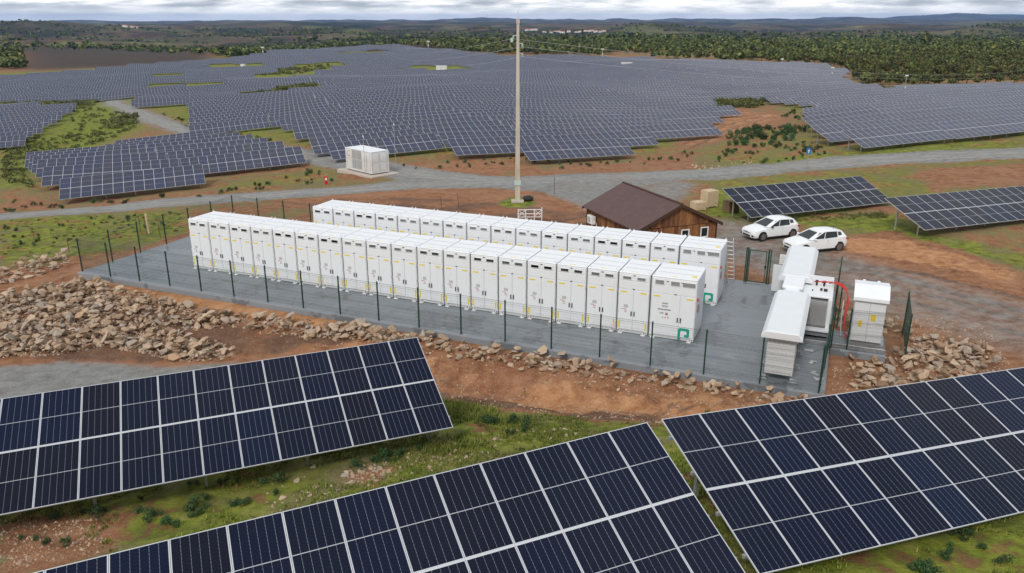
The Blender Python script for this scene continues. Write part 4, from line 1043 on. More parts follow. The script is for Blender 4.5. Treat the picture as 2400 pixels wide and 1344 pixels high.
# ------------------------------------------------------------------ inverter station: two hooded inverters, busway, transformer, kiosk
def inverter(label, a, d, length, cover):
    t = yard('inverter', label, 'inverter', a, d, 0, 0, 'white hooded inverters'); w = .58; z0, z1 = .34, 2.28
    m = MB(); m.bbox(-w, w, .35, length - .35, z0, z1, .02); m.build('body', ['white_cladding'], t)
    # hood: overhanging roof with rolled edges
    hw, e = .84, .16; prof = [(-hw, 2.12), (-hw, 2.24), (-hw + .17, 2.43), (-hw + .24, 2.45), (hw - .24, 2.45), (hw - .17, 2.43), (hw, 2.24), (hw, 2.12)]
    n = len(prof); st = [(0., .86, -.05), (.035, .95, -.005), (.1, 1., 0), (length - .1, 1., 0), (length - .035, .95, -.005), (length, .86, -.05)]
    V = []; F = []
    for y, sx_, dz in st: V += [(x * (sx_ if False else 1), y, max(2.12, z + (dz if z > 2.2 else 0))) for x, z in prof]
    for i in range(len(st) - 1):
        for k in range(n - 1): F.append((i * n + k, i * n + k + 1, (i + 1) * n + k + 1, (i + 1) * n + k))
    F.append(tuple(range(n))); F.append(tuple(range((len(st) - 1) * n, len(st) * n))[::-1])
    for i in range(len(st) - 1): F.append((i * n, (i + 1) * n, (i + 1) * n + n - 1, i * n + n - 1))
    m = MB().add(V, F); m.build('hood', ['hood_white'], t)
    m = MB(); m.box(-w - .06, w + .06, .29, length - .29, 2.16, 2.20); m.build('gutter', ['galvanised'], t)
    k = max(2, int((length - .7) / 1.1))
    for sx_ in (-1, 1):
        for i in range(k):
            y0 = .4 + (length - .8) * i / k; y1 = .4 + (length - .8) * (i + 1) / k
            m = MB(); xx = sx_ * w; m.bbox(min(xx, xx + sx_ * .025), max(xx, xx + sx_ * .025), y0 + .03, y1 - .03, z0 + .06, z1 - .2, .008); do = m.build('door', ['grey_panel'], t)
            m = MB(); m.box(min(xx + sx_ * .026, xx + sx_ * .06), max(xx + sx_ * .026, xx + sx_ * .06), y1 - .16, y1 - .11, 1.2, 1.45); m.build('handle', ['black_plastic'], do)
            m = MB()
            for j in range(6): m.box(min(xx + sx_ * .026, xx + sx_ * .034), max(xx + sx_ * .026, xx + sx_ * .034), y0 + .15, y1 - .15, .55 + j * .06, .58 + j * .06)
            m.build('louvre', ['vent_grey'], do)
    m = MB()
    for i in range(6): m.box(-w + .05, w - .05, .338, .3495, z0 + .1 + i * .28, z0 + .1 + i * .28 + .012)
    m.build('panel_seam', ['grey_panel'], t)
    k = max(2, int(length / 1.3))
    for i in range(k):
        for sx_ in (-1, 1):
            y = .45 + (length - .9) * i / (k - 1); m = MB(); m.bbox(sx_ * .62 - .2, sx_ * .62 + .2, y - .17, y + .17, 0, .12, .01); m.bbox(sx_ * .62 - .13, sx_ * .62 + .13, y - .12, y + .12, .12, .22, .01); m.box(sx_ * .56 - .06, sx_ * .56 + .06, y - .06, y + .06, .22, .34); m.build('foot_block', ['galvanised'], t)
    return t
inverter('white hooded inverter at the front fence corner of the slab', -1.72, .12, 5.85, 1)
inv2 = inverter('white hooded inverter at the back of the slab beside the cars', -1.78, 8.55, 6.1, 1)
m = MB(); m.bbox(-1.35, -.62, 3.0, 3.04, .5, 2.05, .008); m.build('open_door', ['white_cladding'], inv2)
t = yard('busway', 'white covered busway joining the two hooded inverters', 'busway', -1.80, 5.9)
m = MB(); m.prism([(-.42, 1.2), (-.42, 2.18), (-.30, 2.30), (.30, 2.30), (.42, 2.18), (.42, 1.2)], 'y', -.1, 2.95); m.build('housing', ['white_paint'], t)
m = MB(); m.bbox(-.5, .5, .9, 2.6, 2.24, 2.40, .04); m.build('cover', ['white_roof'], t)
m = MB(); m.box(-.30, .30, .1, 2.7, 0, 1.2); m.build('support', ['galvanised'], t)
t = yard('transformer', 'grey-white transformer with ribbed radiator between the inverters', 'transformer', -.68, 6.55)
m = MB(); m.bbox(-.72, .72, .55, 2.7, .42, 1.95, .03); m.build('tank', ['white_cladding'], t)
m = MB(); m.bbox(-.78, .78, .3, 2.8, 1.95, 2.04, .02); m.build('lid', ['white_paint'], t)
for i in range(17):
    x = -.60 + i * .071; m = MB(); m.box(x - .012, x + .012, .06, .549, .55, 1.86); m.build('radiator_fin', ['vent_light'], t)
m = MB(); m.box(.60, .78, .02, .22, .3, 2.0); m.build('corner_post', ['white_paint'], t)
m = MB(); m.box(-.8, .85, -.2, 3.0, .16, .42); m.build('base_frame', ['galvanised'], t)
m = MB(); m.bbox(-.72, .80, -.35, .05, .42, .52, .01); m.build('oil_tray', ['white_cladding'], t)
for i in range(3):
    x = -.42 + i * .36; m = MB(); m.cyl((x, 2.1, 2.13), .05, .2, 'z', 10); m.cyl((x, 2.1, 2.26), .08, .1, 'z', 10); m.build('bushing', ['black_plastic'], t)
m = MB(); m.box(-.72, .74, 2.42, 2.46, 2.04, 2.46); m.box(-.72, -.68, 1.9, 2.46, 2.30, 2.46); m.box(.70, .74, 1.9, 2.46, 2.30, 2.46); m.build('terminal_guard', ['white_paint'], t)
m = MB(); m.cyl((.2, 1.3, 2.1), .06, .12, 'z', 10); m.cyl((-.2, 1.1, 2.08), .03, .08, 'z', 8); m.box(.32, .5, 1.2, 1.3, 2.04, 2.16); m.build('valve', ['black_plastic'], t)
def bez(p0, p1, p2, p3, n=18):
    p0, p1, p2, p3 = map(Vector, (p0, p1, p2, p3)); return [p0 * (1 - s_) ** 3 + p1 * 3 * s_ * (1 - s_) ** 2 + p2 * 3 * s_ * s_ * (1 - s_) + p3 * s_ ** 3 for s_ in (i / n for i in range(n + 1))]
for i, pos in enumerate(('nearest the fence', 'in the middle', 'nearest the transformer')):
    t = yard('power_cable', 'red power cable looping down to the kiosk, the one %s' % pos, 'cable', 0, 0, 0, 0, 'red power cables')
    o = .07 * i; pts = bez((-.15 - .36 * (2 - i), 8.62, 2.22), (.5, 8.45 + o, 2.55), (.95, 7.9 + o, 2.2), (.82 - o * .5, 7.4 + o, 1.35)) + bez((.82 - o * .5, 7.4 + o, 1.35), (.72, 6.9 + o, .6), (.75, 6.6 + o, .12), (1.32, 6.35 + o, .1))[1:]
    m = MB(); m.tube(pts, .030, 8); m.build('cable', ['cable_red'], t, smooth=True)
t = yard('cable_conduit', 'grey conduit following the red cables down to the slab', 'conduit', 0, 0)
m = MB(); m.tube(bez((.62, 7.75, 1.7), (.62, 7.3, 1.2), (.6, 7.1, .6), (.7, 6.9, .1)), .03, 8); m.build('conduit', ['pale_label'], t, smooth=True)
t = yard('transformer_kiosk', 'tall white kiosk with pitched roof and yellow labels in the fenced annex', 'kiosk', 1.76, 5.62, 0)
w = .68
m = MB(); m.bbox(-w, w, .1, 1.75, .42, 2.72, .015); m.build('body', ['white_cladding'], t)
m = MB(); m.prism([(-.07, 2.50), (-.07, 2.66), (.85, 3.06), (1.95, 2.90), (1.95, 2.70), (.85, 2.86)], 'x', -w - .09, w + .09); m.build('roof', ['white_roof'], t)
for x in (-.35, .3):
    m = MB(); m.cyl((x, 1.9, 2.94), .035, .12, 'x', 8); m.build('roof_lug', ['white_paint'], t)
do = MB().bbox(-w + .03, w - .03, .072, .1, .46, 2.50, .006).build('door', ['white_cladding'], t)
m = MB(); m.box(-.012, .012, .070, .0725, .46, 2.40); m.build('door_seam', ['grey_panel'], do)
for nm, mt, b in (('warning_triangle_plate', 'yellow_label', (.08, .30, 1.52, 1.84)), ('yellow_notice', 'yellow_label', (-.42, -.27, 1.18, 1.50)), ('white_notice', 'window_white', (.02, .34, 1.22, 1.45)), ('white_notice', 'window_white', (-.20, -.04, 1.2, 1.42))):
    m = MB(); m.box(b[0], b[1], .066, .0715, b[2], b[3]); m.build(nm, [mt], do)
m = MB(); m.box(-w - .08, w + .12, .0, .14, .02, .40); m.box(-w - .08, w + .12, 1.6, 1.74, .02, .40); m.box(-w - .08, -w + .04, .14, 1.6, .02, .40); m.box(w, w + .12, .14, 1.6, .02, .40); m.build('base_frame', ['galvanised'], t)
t = yard('galvanised_beam', 'long galvanised beam at the foot of the transformer and kiosk', 'beam', -.9, 5.55)
m = MB(); m.bbox(0, 3.6, 0, .12, .0, .2, .01); m.box(0, 3.6, .12, .30, .0, .02); m.build('beam', ['galvanised'], t)
for k, (a_, d_, z_) in enumerate(((-.75, 4.6, .3), (-.55, 3.2, .0), (-.35, 1.9, .0), (-.15, 1.4, 0))):
    t = yard('packaging_scrap', 'scrap of light packaging lying beside the front inverter, %s from the corner' % ORD[4 - k], 'debris', a_ + .1, d_, .01, k * 1.3, 'scraps on the slab')
    m = MB(); m.bbox(-.2, .2, -.08, .08, 0, .05, .01); m.box(.05, .18, -.2, .02, .052, .06); m.build('scrap', ['pale_label'], t)

# ------------------------------------------------------------------ timber hut
HUT_C = (9.58, 53.7); HUT_A = R(-68.5)                                # ridge runs along local x; +x gable faces the yard
hut = thing('timber_hut', 'timber plank hut with brown pitched roof behind the rear cabinets', 'hut', (HUT_C[0], HUT_C[1], -.2), HUT_A)
HL, HW, EV, RG = 3.62, 2.95, 2.42, 3.78                               # half length, half width of the walls, eaves and ridge heights
def plank(par, c, ax, w, z0, z1, z0b=None, z1b=None, th=.03, prud=.0):
    """one upright board on a wall; ax = 'x' wall faces +x, else faces -y"""
    if ax == 'x':
        V = [(c[0], c[1] - w / 2, z0), (c[0] + th, c[1] - w / 2, z0), (c[0] + th, c[1] + w / 2, z0), (c[0], c[1] + w / 2, z0),
             (c[0], c[1] - w / 2, z1), (c[0] + th, c[1] - w / 2, z1), (c[0] + th, c[1] + w / 2, z1b or z1), (c[0], c[1] + w / 2, z1b or z1)]
    else:
        V = [(c[0] - w / 2, c[1], z0), (c[0] + w / 2, c[1], z0), (c[0] + w / 2, c[1] - th, z0), (c[0] - w / 2, c[1] - th, z0),
             (c[0] - w / 2, c[1], z1), (c[0] + w / 2, c[1], z1), (c[0] + w / 2, c[1] - th, z1), (c[0] - w / 2, c[1] - th, z1)]
    return MB().add(V, [(0, 3, 2, 1), (4, 5, 6, 7), (0, 1, 5, 4), (1, 2, 6, 5), (2, 3, 7, 6), (3, 0, 4, 7)]).build('plank', ['plank'], par)
m = MB(); m.box(-HL, HL, -HW, HW, 0, EV); m.prism([(-HW, EV), (HW, EV), (0, RG - .06)], 'x', -HL, HL); core = m.build('wall', ['timber_dark'], hut)
def roof_z(y): return EV + (RG - EV) * (1 - abs(y) / (HW + .02)) - .05
n = 34
for i in range(n):                                                   # gable boards hang proud of the boards below
    y0, y1 = -HW + 2 * HW * i / n, -HW + 2 * HW * (i + 1) / n
    plank(core, (HL + .05 + random.uniform(0, .012), (y0 + y1) / 2), 'x', 2 * HW / n - .008, EV - .06, max(roof_z(y0), EV + .02), None, max(roof_z(y1), EV + .02))
WIN = [(-.45, .55, .72, .95), (1.35, 1.0, .72, .95)]
WINS = [(0.55, 1.35, .62, .72), (2.05, 1.38, .62, .72)]               # y, sill z, width, height
for i in range(n):
    y0, y1 = -HW + 2 * HW * i / n, -HW + 2 * HW * (i + 1) / n; yc = (y0 + y1) / 2
    hit = [w_ for w_ in WINS if abs(yc - w_[0]) < w_[2] / 2 + .04]
    if hit:
        plank(core, (HL + .002 + random.uniform(0, .01), yc), 'x', 2 * HW / n - .008, 0, hit[0][1]); plank(core, (HL + .002, yc), 'x', 2 * HW / n - .008, hit[0][1] + hit[0][3], EV - .1)
    else: plank(core, (HL + .002 + random.uniform(0, .01), yc), 'x', 2 * HW / n - .008, 0, EV - .1)
n = 40
for i in range(n):
    xc = -HL + 2 * HL * (i + .5) / n; plank(core, (xc, -HW - .002 - random.uniform(0, .01)), 'y', 2 * HL / n - .008, 0, EV - .05)
for yc, zs, ww, hh in WINS:
    wf = MB(); e = .07
    wf.box(HL - .02, HL + .07, yc - ww / 2, yc - ww / 2 + e, zs, zs + hh); wf.box(HL - .02, HL + .07, yc + ww / 2 - e, yc + ww / 2, zs, zs + hh); wf.box(HL - .02, HL + .07, yc - ww / 2 + e, yc + ww / 2 - e, zs, zs + e); wf.box(HL - .02, HL + .07, yc - ww / 2 + e, yc + ww / 2 - e, zs + hh - e, zs + hh)
    wo = wf.build('window', ['window_white'], hut)
    m = MB(); m.box(HL - .01, HL + .02, yc - ww / 2 + e, yc + ww / 2 - e, zs + e, zs + hh - e); m.build('pane', ['glass_dark'], wo)
for y in (-HW - .02, HW + .02):
    for x in (-HL, HL + .02):
        m = MB(); m.box(x - .06, x + .06, y - .06, y + .06, 0, EV); m.build('corner_post', ['timber_dark'], hut)
SL = (RG - EV) / HW
for sy in (-1, 1):
    yo = HW + .34; m = MB(); zt = RG + .03; ze = RG + .03 - SL * yo; L0, L1 = -HL - .28, HL + .30
    m.add([(L0, 0, zt), (L1, 0, zt), (L1, sy * yo, ze), (L0, sy * yo, ze), (L0, 0, zt + .06), (L1, 0, zt + .06), (L1, sy * yo, ze + .06), (L0, sy * yo, ze + .06)], [(0, 3, 2, 1), (4, 5, 6, 7), (0, 1, 5, 4), (1, 2, 6, 5), (2, 3, 7, 6), (3, 0, 4, 7)])
    rf = m.build('roof', ['roof_brown'], hut)
    for x in (L0, L1):
        m = MB(); q0, q1 = x - .015, x + .025; m.add([(q0, 0, zt - .16), (q1, 0, zt - .16), (q1, sy * yo, ze - .16), (q0, sy * yo, ze - .16), (q0, 0, zt + .05), (q1, 0, zt + .05), (q1, sy * yo, ze + .05), (q0, sy * yo, ze + .05)], [(0, 3, 2, 1), (4, 5, 6, 7), (0, 1, 5, 4), (1, 2, 6, 5), (2, 3, 7, 6), (3, 0, 4, 7)]); m.build('barge_board', ['timber_dark'], rf)
m = MB(); m.box(-HL - .28, HL + .30, -.10, .10, RG + .075, RG + .12); m.build('ridge_cap', ['timber_dark'], hut)
ac = thing('air_conditioner', 'white outdoor air-conditioning unit on the hut wall under the eaves', 'air conditioner', (0, 0, 0), 0)
ac.matrix_world = Matrix.Translation((HUT_C[0], HUT_C[1], -.2)) @ Matrix.Rotation(HUT_A, 4, 'Z') @ Matrix.Translation((-2.55, -HW - .08, 1.35))
m = MB(); m.bbox(-.40, .40, -.32, -.03, 0, .58, .02); m.build('housing', ['window_white'], ac)
m = MB(); m.cyl((-.1, -.325, .3), .22, .012, 'y', 20); m.build('fan_grille', ['vent_light'], ac)
for x in (-.3, .3):
    m = MB(); m.box(x - .02, x + .02, -.34, .05, -.05, -.005); m.box(x - .02, x + .02, .02, .06, -.35, -.05); m.build('bracket', ['galvanised'], ac)
m = MB(); m.tube([(.40, -.15, .2), (.52, -.15, .18), (.55, -.05, .1), (.55, .03, -.6)], .03, 6); m.build('pipe', ['window_white'], ac)

# crates by the hut
def crate(label, u, v, sx, sy, sz, rz, mat, z=None):
    p = at(u, v); t = thing('wooden_crate', label, 'crate', (p[0], p[1], gh(p[0], p[1]) - .03), rz, 'wooden crates')
    m = MB(); m.box(-sx / 2 + .02, sx / 2 - .02, -sy / 2 + .02, sy / 2 - .02, .1, sz - .02); m.build('inner_box', [mat], t)
    nb = 5
    for f in range(4):
        L = sx if f % 2 == 0 else sy; off = sy / 2 if f % 2 == 0 else sx / 2
        for k in range(nb):
            h = (sz - .12) / nb; me = MB().box(-L / 2, L / 2, -.02, 0, k * h + .006, (k + 1) * h - .006).mesh('board', mat)
            a_ = [0, R(90), R(180), R(270)][f]; c = [(0, -off + .02), (off - .02, 0), (0, off - .02), (-off + .02, 0)][f]
            link('board', me, t, (c[0], c[1], .1), (0, 0, a_))
        for q in (-L / 2 + .06, 0, L / 2 - .06):
            a_ = [0, R(90), R(180), R(270)][f]; c = [(0, -off + .0), (off, 0), (0, off), (-off, 0)][f]
            me = MB().box(q - .05, q + .05, -.02, .0, .1, sz - .02).mesh('batten', mat); link('batten', me, t, (c[0], c[1], 0), (0, 0, a_))
    for k in range(4):
        me = MB().box(-sx / 2, sx / 2, -sy / 2 + sy * k / 4 + .008, -sy / 2 + sy * (k + 1) / 4 - .008, sz - .02, sz).mesh('board', mat); link('board', me, t)
    for x in (-sx / 2 + .08, sx / 2 - .08): MB().box(x - .06, x + .06, -sy / 2, sy / 2, 0, .098).build('skid', [mat], t)
crate('tall pale wooden crate standing on the grass behind the hut', 1661, 484, 1.15, .95, 1.45, R(28), 'crate_wood')
crate('brown wooden crate half under the solar table near the hut', 1712, 496, 1.0, 1.0, 1.0, R(20), 'crate_dark')
crate('low dark-topped crate right behind the hut roof edge', 1636, 492, 1.0, .9, .75, R(24), 'crate_wood')

# ------------------------------------------------------------------ cars
def car(label, p, heading, L=4.05, kind=0):
    """front axle toward +x locally; hatchback"""
    t = thing('parked_car', label, 'car', (p[0], p[1], p[2]), heading, 'white cars parked by the yard'); hl = L / 2
    wb = L * .637; fx = hl - .80; rx = fx - wb; W = .875
    # side stations: x, bottom z, shoulder z, top z (centre), half width at sill, half width at shoulder
    S = [(hl, .36, .58, .62, .50, .48), (hl - .05, .24, .64, .69, .66, .63), (hl - .25, .19, .72, .78, .80, .77), (hl - .75, .18, .80, .89, .86, .82), (hl - 1.22, .18, .87, .985, W, .84), (hl - 1.9, .18, .90, .93, W, .85),
         (0 - .3, .18, .92, .94, W, .85), (-hl + 1.1, .18, .95, .97, W, .85), (-hl + .5, .19, .98, 1.0, .86, .82), (-hl + .14, .24, .97, .99, .80, .74), (-hl + .02, .36, .88, .90, .70, .64), (-hl, .42, .62, .64, .62, .60)]
    V = []; F = []; nn = 9
    for x, zb, zs, zt, ws, wt in S:
        half = [(0, zb), (ws * .86, zb), (ws, zb + .10), (ws + .012, (zb + zs) * .5), (wt, zs)]
        top = [(wt * .72, zs + (zt - zs) * .75), (0, zt)]
        V += [(x, -y, z) for y, z in half] + [(x, -y, z) for y, z in top] + [(x, y, z) for y, z in top[:1]] + [(x, y, z) for y, z in half[:0:-1]]
    nn = 12
    nn = len(V) // len(S)
    for i in range(len(S) - 1):
        for k in range(nn): F.append((i * nn + k, i * nn + (k + 1) % nn, (i + 1) * nn + (k + 1) % nn, (i + 1) * nn + k))
    F.append(tuple(range(nn))); F.append(tuple(range((len(S) - 1) * nn, len(S) * nn)))
    body = MB().add(V, F).build('body', ['car_white'], t, smooth=True)
    md = body.modifiers.new('bevel', 'EDGE_SPLIT'); md.split_angle = R(38)
    # greenhouse: x, z, half width along the roof outline; base and top rings
    bx = [hl - 1.12, hl - 1.75, -.25, -hl + .95, -hl + .18]; 
    base = [(hl - 1.10, .955, .70), (hl - 1.30, .93, .80), (-.1, .93, .835), (-hl + .9, .96, .82), (-hl + .12, .98, .66)]
    topr = [(hl - 1.98, 1.36, .50), (hl - 2.02, 1.375, .56), (-.35, 1.44, .60), (-hl + .85, 1.40, .58), (-hl + .42, 1.33, .50)]
    V = []; F = []
    for (x, z, w) in base: V += [(x, -w, z), (x, w, z)]
    for (x, z, w) in topr: V += [(x, -w, z), (x, w, z)]
    nb = len(base) * 2
    for i in range(len(base) - 1):
        F.append((2 * i, 2 * i + 2, nb + 2 * i + 2, nb + 2 * i)); F.append((2 * i + 1, nb + 2 * i + 1, nb + 2 * i + 3, 2 * i + 3))
    F.append((0, nb, nb + 1, 1)); e = len(base) - 1; F.append((2 * e, 2 * e + 1, nb + 2 * e + 1, nb + 2 * e))
    MB().add(V, F).build('cabin', ['car_white'], t)
    rv = []; rf_ = []
    for (x, z, w) in topr: rv += [(x, -w, z + .001), (x, -w * .5, z + .035), (x, w * .5, z + .035), (x, w, z + .001)]
    for i in range(len(topr) - 1):
        for k in range(3): rf_.append((i * 4 + k, i * 4 + k + 1, i * 4 + k + 5, i * 4 + k + 4))
    rf_ += [(0, 4, 8, 12, 16, 19, 15, 11, 7, 3)[:0] or (0, 3, 2, 1), (16, 17, 18, 19)]
    MB().add(rv, rf_).build('roof', ['car_white'], t, smooth=True)
    def lerp3(a_, b_, f): return tuple(a_[i] + (b_[i] - a_[i]) * f for i in range(3))
    def quad(name, pts, mat, par=t, off=.006):
        v = [Vector(p_) for p_ in pts]; nrm = (v[1] - v[0]).cross(v[3] - v[0]).normalized(); c_ = sum(v, Vector()) / 4
        if nrm.dot(c_ - Vector((0, 0, .8))) < 0: nrm = -nrm
        m_ = MB(); m_.add([q_ + nrm * off for q_ in v] + [q_ - nrm * .01 for q_ in v], [(0, 1, 2, 3), (7, 6, 5, 4), (0, 4, 5, 1), (1, 5, 6, 2), (2, 6, 7, 3), (3, 7, 4, 0)]); return m_.build(name, [mat], par)
    b, tp = base, topr
    P = lambda q_, sgn: (q_[0], sgn * q_[2], q_[1])
    def face(i0, i1, sgn, f0, f1, g0, g1): # patch on a side: f along, g up
        A0, A1, B0, B1 = P(b[i0], sgn), P(b[i1], sgn), P(tp[i0], sgn), P(tp[i1], sgn)
        def pt(f, g): return lerp3(lerp3(A0, A1, f), lerp3(B0, B1, f), g)
        return [pt(f0, g0), pt(f1, g0), pt(f1, g1), pt(f0, g1)]
    W0 = [P(b[0], -1), P(b[0], 1), P(tp[0], 1), P(tp[0], -1)]
    cc = lambda q, a_, b_: lerp3(lerp3(q[0], q[1], a_), lerp3(q[3], q[2], a_), b_)
    quad('windscreen', [cc(W0, .05, .05), cc(W0, .95, .05), cc(W0, .93, .95), cc(W0, .07, .95)], 'glass_dark')
    Wr = [P(b[-1], -1), P(b[-1], 1), P(tp[-1], 1), P(tp[-1], -1)]
    quad('rear_window', [cc(Wr, .08, .15), cc(Wr, .92, .15), cc(Wr, .9, .9), cc(Wr, .1, .9)], 'glass_dark')
    for sgn in (-1, 1):
        quad('side_window', face(1, 2, sgn, .10, .97, .08, .90), 'glass_dark'); q = face(2, 3, sgn, .03, .95, .08, .88); quad('side_window', q, 'glass_dark')
        q = face(3, 4, sgn, .02, .60, .30, .84); quad('quarter_window', q, 'glass_dark')
        m = MB(); m.bbox(hl - 1.55, hl - 1.40, min(sgn * .87, sgn * 1.02), max(sgn * .87, sgn * 1.02), .93, 1.04, .03); m.build('mirror', ['black_plastic' if kind == 0 else 'car_white'], t)
        for ax in (fx, rx):
            m = MB(); m.cyl((ax, sgn * .845, .33), .365, .07, 'y', 24); m.build('wheel_arch', ['black_plastic'], t)
            m = MB(); m.cyl((ax, sgn * .80, .315), .315, .21, 'y', 24); wh = m.build('wheel', ['tyre'], t)
            m = MB(); m.cyl((ax, sgn * .908, .315), .215, .012, 'y', 20)
            for k in range(5):
                a_ = k * 2 * math.pi / 5; m.box(ax - .03, ax + .03, min(sgn * .914, sgn * .925), max(sgn * .914, sgn * .925), .315, .315 + .2) if k == 0 else m.add([(ax + math.cos(a_ + q1) * rr, sgn * yy, .315 + math.sin(a_ + q1) * rr) for yy in (.914, .924) for q1, rr in ((-.5, .05), (-.12, .2), (.12, .2), (.5, .05))], [(0, 1, 2, 3), (7, 6, 5, 4), (0, 4, 5, 1), (1, 5, 6, 2), (2, 6, 7, 3)])
            m.build('rim', ['rim_metal'], wh)
        m = MB(); m.prism([(hl - .02, .60), (hl - .10, .69), (hl - .52, .78), (hl - .50, .70), (hl - .12, .58)], 'y', sgn * .80 if sgn > 0 else -.80, sgn * .44 if sgn > 0 else -.44)
        m = MB(); m.add([(hl - .045, sgn * .42, .585), (hl - .10, sgn * .66, .60), (hl - .42, sgn * .80, .70), (hl - .44, sgn * .76, .765), (hl - .12, sgn * .60, .70), (hl - .06, sgn * .42, .66), (hl - .3, sgn * .45, .62)], [(0, 1, 4, 5), (1, 2, 3, 4), (0, 5, 6), (5, 4, 3, 6), (0, 6, 2, 1), (2, 6, 3)]); m.build('headlight', ['lamp_glass'], t)
        m = MB(); m.bbox(-hl - .01, -hl + .22, min(sgn * .50, sgn * .805), max(sgn * .50, sgn * .805), .78, .90, .02); m.build('tail_light', ['tail_red'], t)
        m = MB(); m.box(rx + .42, fx - .42, min(sgn * .868, sgn * .895), max(sgn * .868, sgn * .895), .21, .28); m.build('sill_trim', ['black_plastic'], t)
        m = MB(); m.box(-.42, -.405, min(sgn * .86, sgn * .886), max(sgn * .86, sgn * .886), .32, .90); m.build('door_seam', ['grey_panel'], t)
    m = MB(); m.bbox(hl - .06, hl + .012, -.42, .42, .30, .42, .02); m.build('lower_grille', ['black_plastic'], t)
    m = MB(); m.bbox(hl - .05, hl + .016, -.38, .38, .545, .60, .015); g_ = m.build('grille', ['black_plastic'], t)
    m = MB(); m.prism([(0, .50), (.07, .585), (0, .67), (-.07, .585)], 'x', hl + .012, hl + .022); m.build('emblem', ['rim_metal'], g_)
    m = MB(); m.box(hl + .012, hl + .02, -.26, .26, .43, .53); m.build('number_plate', ['window_white'], t)
    for sgn in (-1, 1):
        m = MB(); m.bbox(hl - .16, hl - .02, min(sgn * .52, sgn * .70), max(sgn * .52, sgn * .70), .32, .44, .02); m.build('fog_lamp_recess', ['black_plastic'], t)
    m = MB(); m.tube([(-hl + .75, 0, 1.42), (-hl + .62, 0, 1.55)], .012, 6); m.build('aerial', ['black_plastic'], t)
    return t
def car_at(label, fw, hd, kind, L):
    """left front wheel stands at pixel fw; hd: heading of the nose"""
    p = at(*fw); wbx = L / 2 - .80; ca, sa = math.cos(hd), math.sin(hd)
    lx, ly = wbx, .80                                                # left front wheel in local coordinates
    x, y = p[0] - (lx * ca - ly * sa), p[1] - (lx * sa + ly * ca); return car(label, (x, y, gh(x, y) + .01), hd, L, kind)
car_at('white hatchback parked closer to the solar table, with black door mirrors', (1786, 566), R(200.5), 0, 4.05)
car_at('white hatchback parked half hidden behind the rear inverter hood', (1885, 600), R(198), 1, 4.3)

# ------------------------------------------------------------------ concrete pole with its power line
pb = at(1213, 474); PX, PY = float(pb[0]), float(pb[1]); PZ = gh(PX, PY)
pole = thing('power_pole', 'tall tapered concrete power pole on a round grass patch', 'pole', (PX, PY, PZ), 0)
PT = CAM_H - PZ + .0
m = MB(); V = []; F = []
for k in range(13):
    z = -.4 + (PT + .4) * k / 12; f = k / 12; w, d = .225 - .12 * f, .17 - .08 * f
    V += [(-w, -d, z), (w, -d, z), (w, d, z), (-w, d, z)]
for k in range(12):
    for j in range(4): F.append((4 * k + j, 4 * k + (j + 1) % 4, 4 * k + 4 + (j + 1) % 4, 4 * k + 4 + j))
F += [(3, 2, 1, 0), (48, 49, 50, 51)]
m.add(V, F); m.build('shaft', ['pole_concrete'], pole)
m = MB(); m.box(-.55, .55, -.45, .45, -.2, .16); m.build('footing', ['plinth_concrete'], pole)
m = MB(); m.box(-.285, .285, -.225, -.212, 1.55, 2.0); m.build('pole_plate', ['insulator'], pole)
m = MB(); m.tube([(0, 0, PT), (0, 0, PT + .75)], .018, 5); m.build('lightning_rod', ['steel_post'], pole)
m = MB(); m.box(-.15, .15, -.12, .12, PT - .35, PT + .03); m.build('pole_cap', ['plinth_concrete'], pole)
HK = [PT - 1.3, PT - 1.95, PT - 2.75]
for k, z in enumerate(HK):
    sd = -1 if k == 0 else 1
    m = MB(); m.box(min(0, sd * .42), max(0, sd * .42), -.04, .04, z - .04, z + .04); m.build('arm', ['steel_post'], pole)
    m = MB(); m.cyl((sd * .38, 0, z - .16), .05, .24, 'z', 8)
    for q in (-.24, -.16, -.08): m.cyl((sd * .38, 0, z + q), .10, .03, 'z', 10)
    m.build('insulator', ['insulator'], pole)
m = MB(); m.bbox(-.62, -.42, -.1, .1, HK[0] - .55, HK[0] - .2, .02); m.build('surge_arrester', ['insulator'], pole)
RE = [np.array(on_plane(2700, 185 + 12 * k, 6.0 - k)) for k in range(3)]
def wire(label, p0, p1, sag, r_=.011):
    p0, p1 = Vector(p0), Vector(p1); n = 26; pts = []
    for i in range(n + 1):
        s_ = i / n; q = p0.lerp(p1, s_); q.z -= sag * 4 * s_ * (1 - s_); pts.append(q)
    t = link('power_line', None, loc=p0, label=label, cat='power line', group='wires of the power line')
    MB().tube([q - p0 for q in pts], r_, 4).build('wire', ['alu'], t)
for k, nm in enumerate(('highest', 'middle', 'lowest')):
    z = PZ + HK[k] - .28; sd = -1 if k == 0 else 1
    zR = [9.2, 7.3, 5.2][k]; zL = [6.8, 4.2, 2.0][k]
    d = ray([2405, 2405, 2405][k], [164, 172, 186][k]); tR = 250 / d[1]; pR = (d[0] * tR, 250, CAM_H + d[2] * tR)
    wire('%s power line wire running from the pole toward the oak wood' % nm, (PX + sd * .38, PY, z), pR, 2.2)
    d = ray([880, 905, 990][k], [108, 120, 131][k]); tL = 520 / d[1]; pL = (d[0] * tL, 520, CAM_H + d[2] * tL)
    wire('%s power line wire running from the pole over the solar field' % nm, (PX + sd * .38, PY, z), pL, 3.0)
far_pole = thing('power_pole', 'far concrete power pole carrying the wires beyond the oak wood', 'pole', (0, 0, 0), 0)
dR = ray(2425, 172); tR = 251 / dR[1]; fx_, fy_ = dR[0] * tR, 251; far_pole.location = (fx_, fy_, gh(fx_, fy_))
m = MB(); m.tube([(0, 0, -.5), (0, 0, 9.5)], [.3, .16], 6); m.build('shaft', ['pole_concrete'], far_pole)
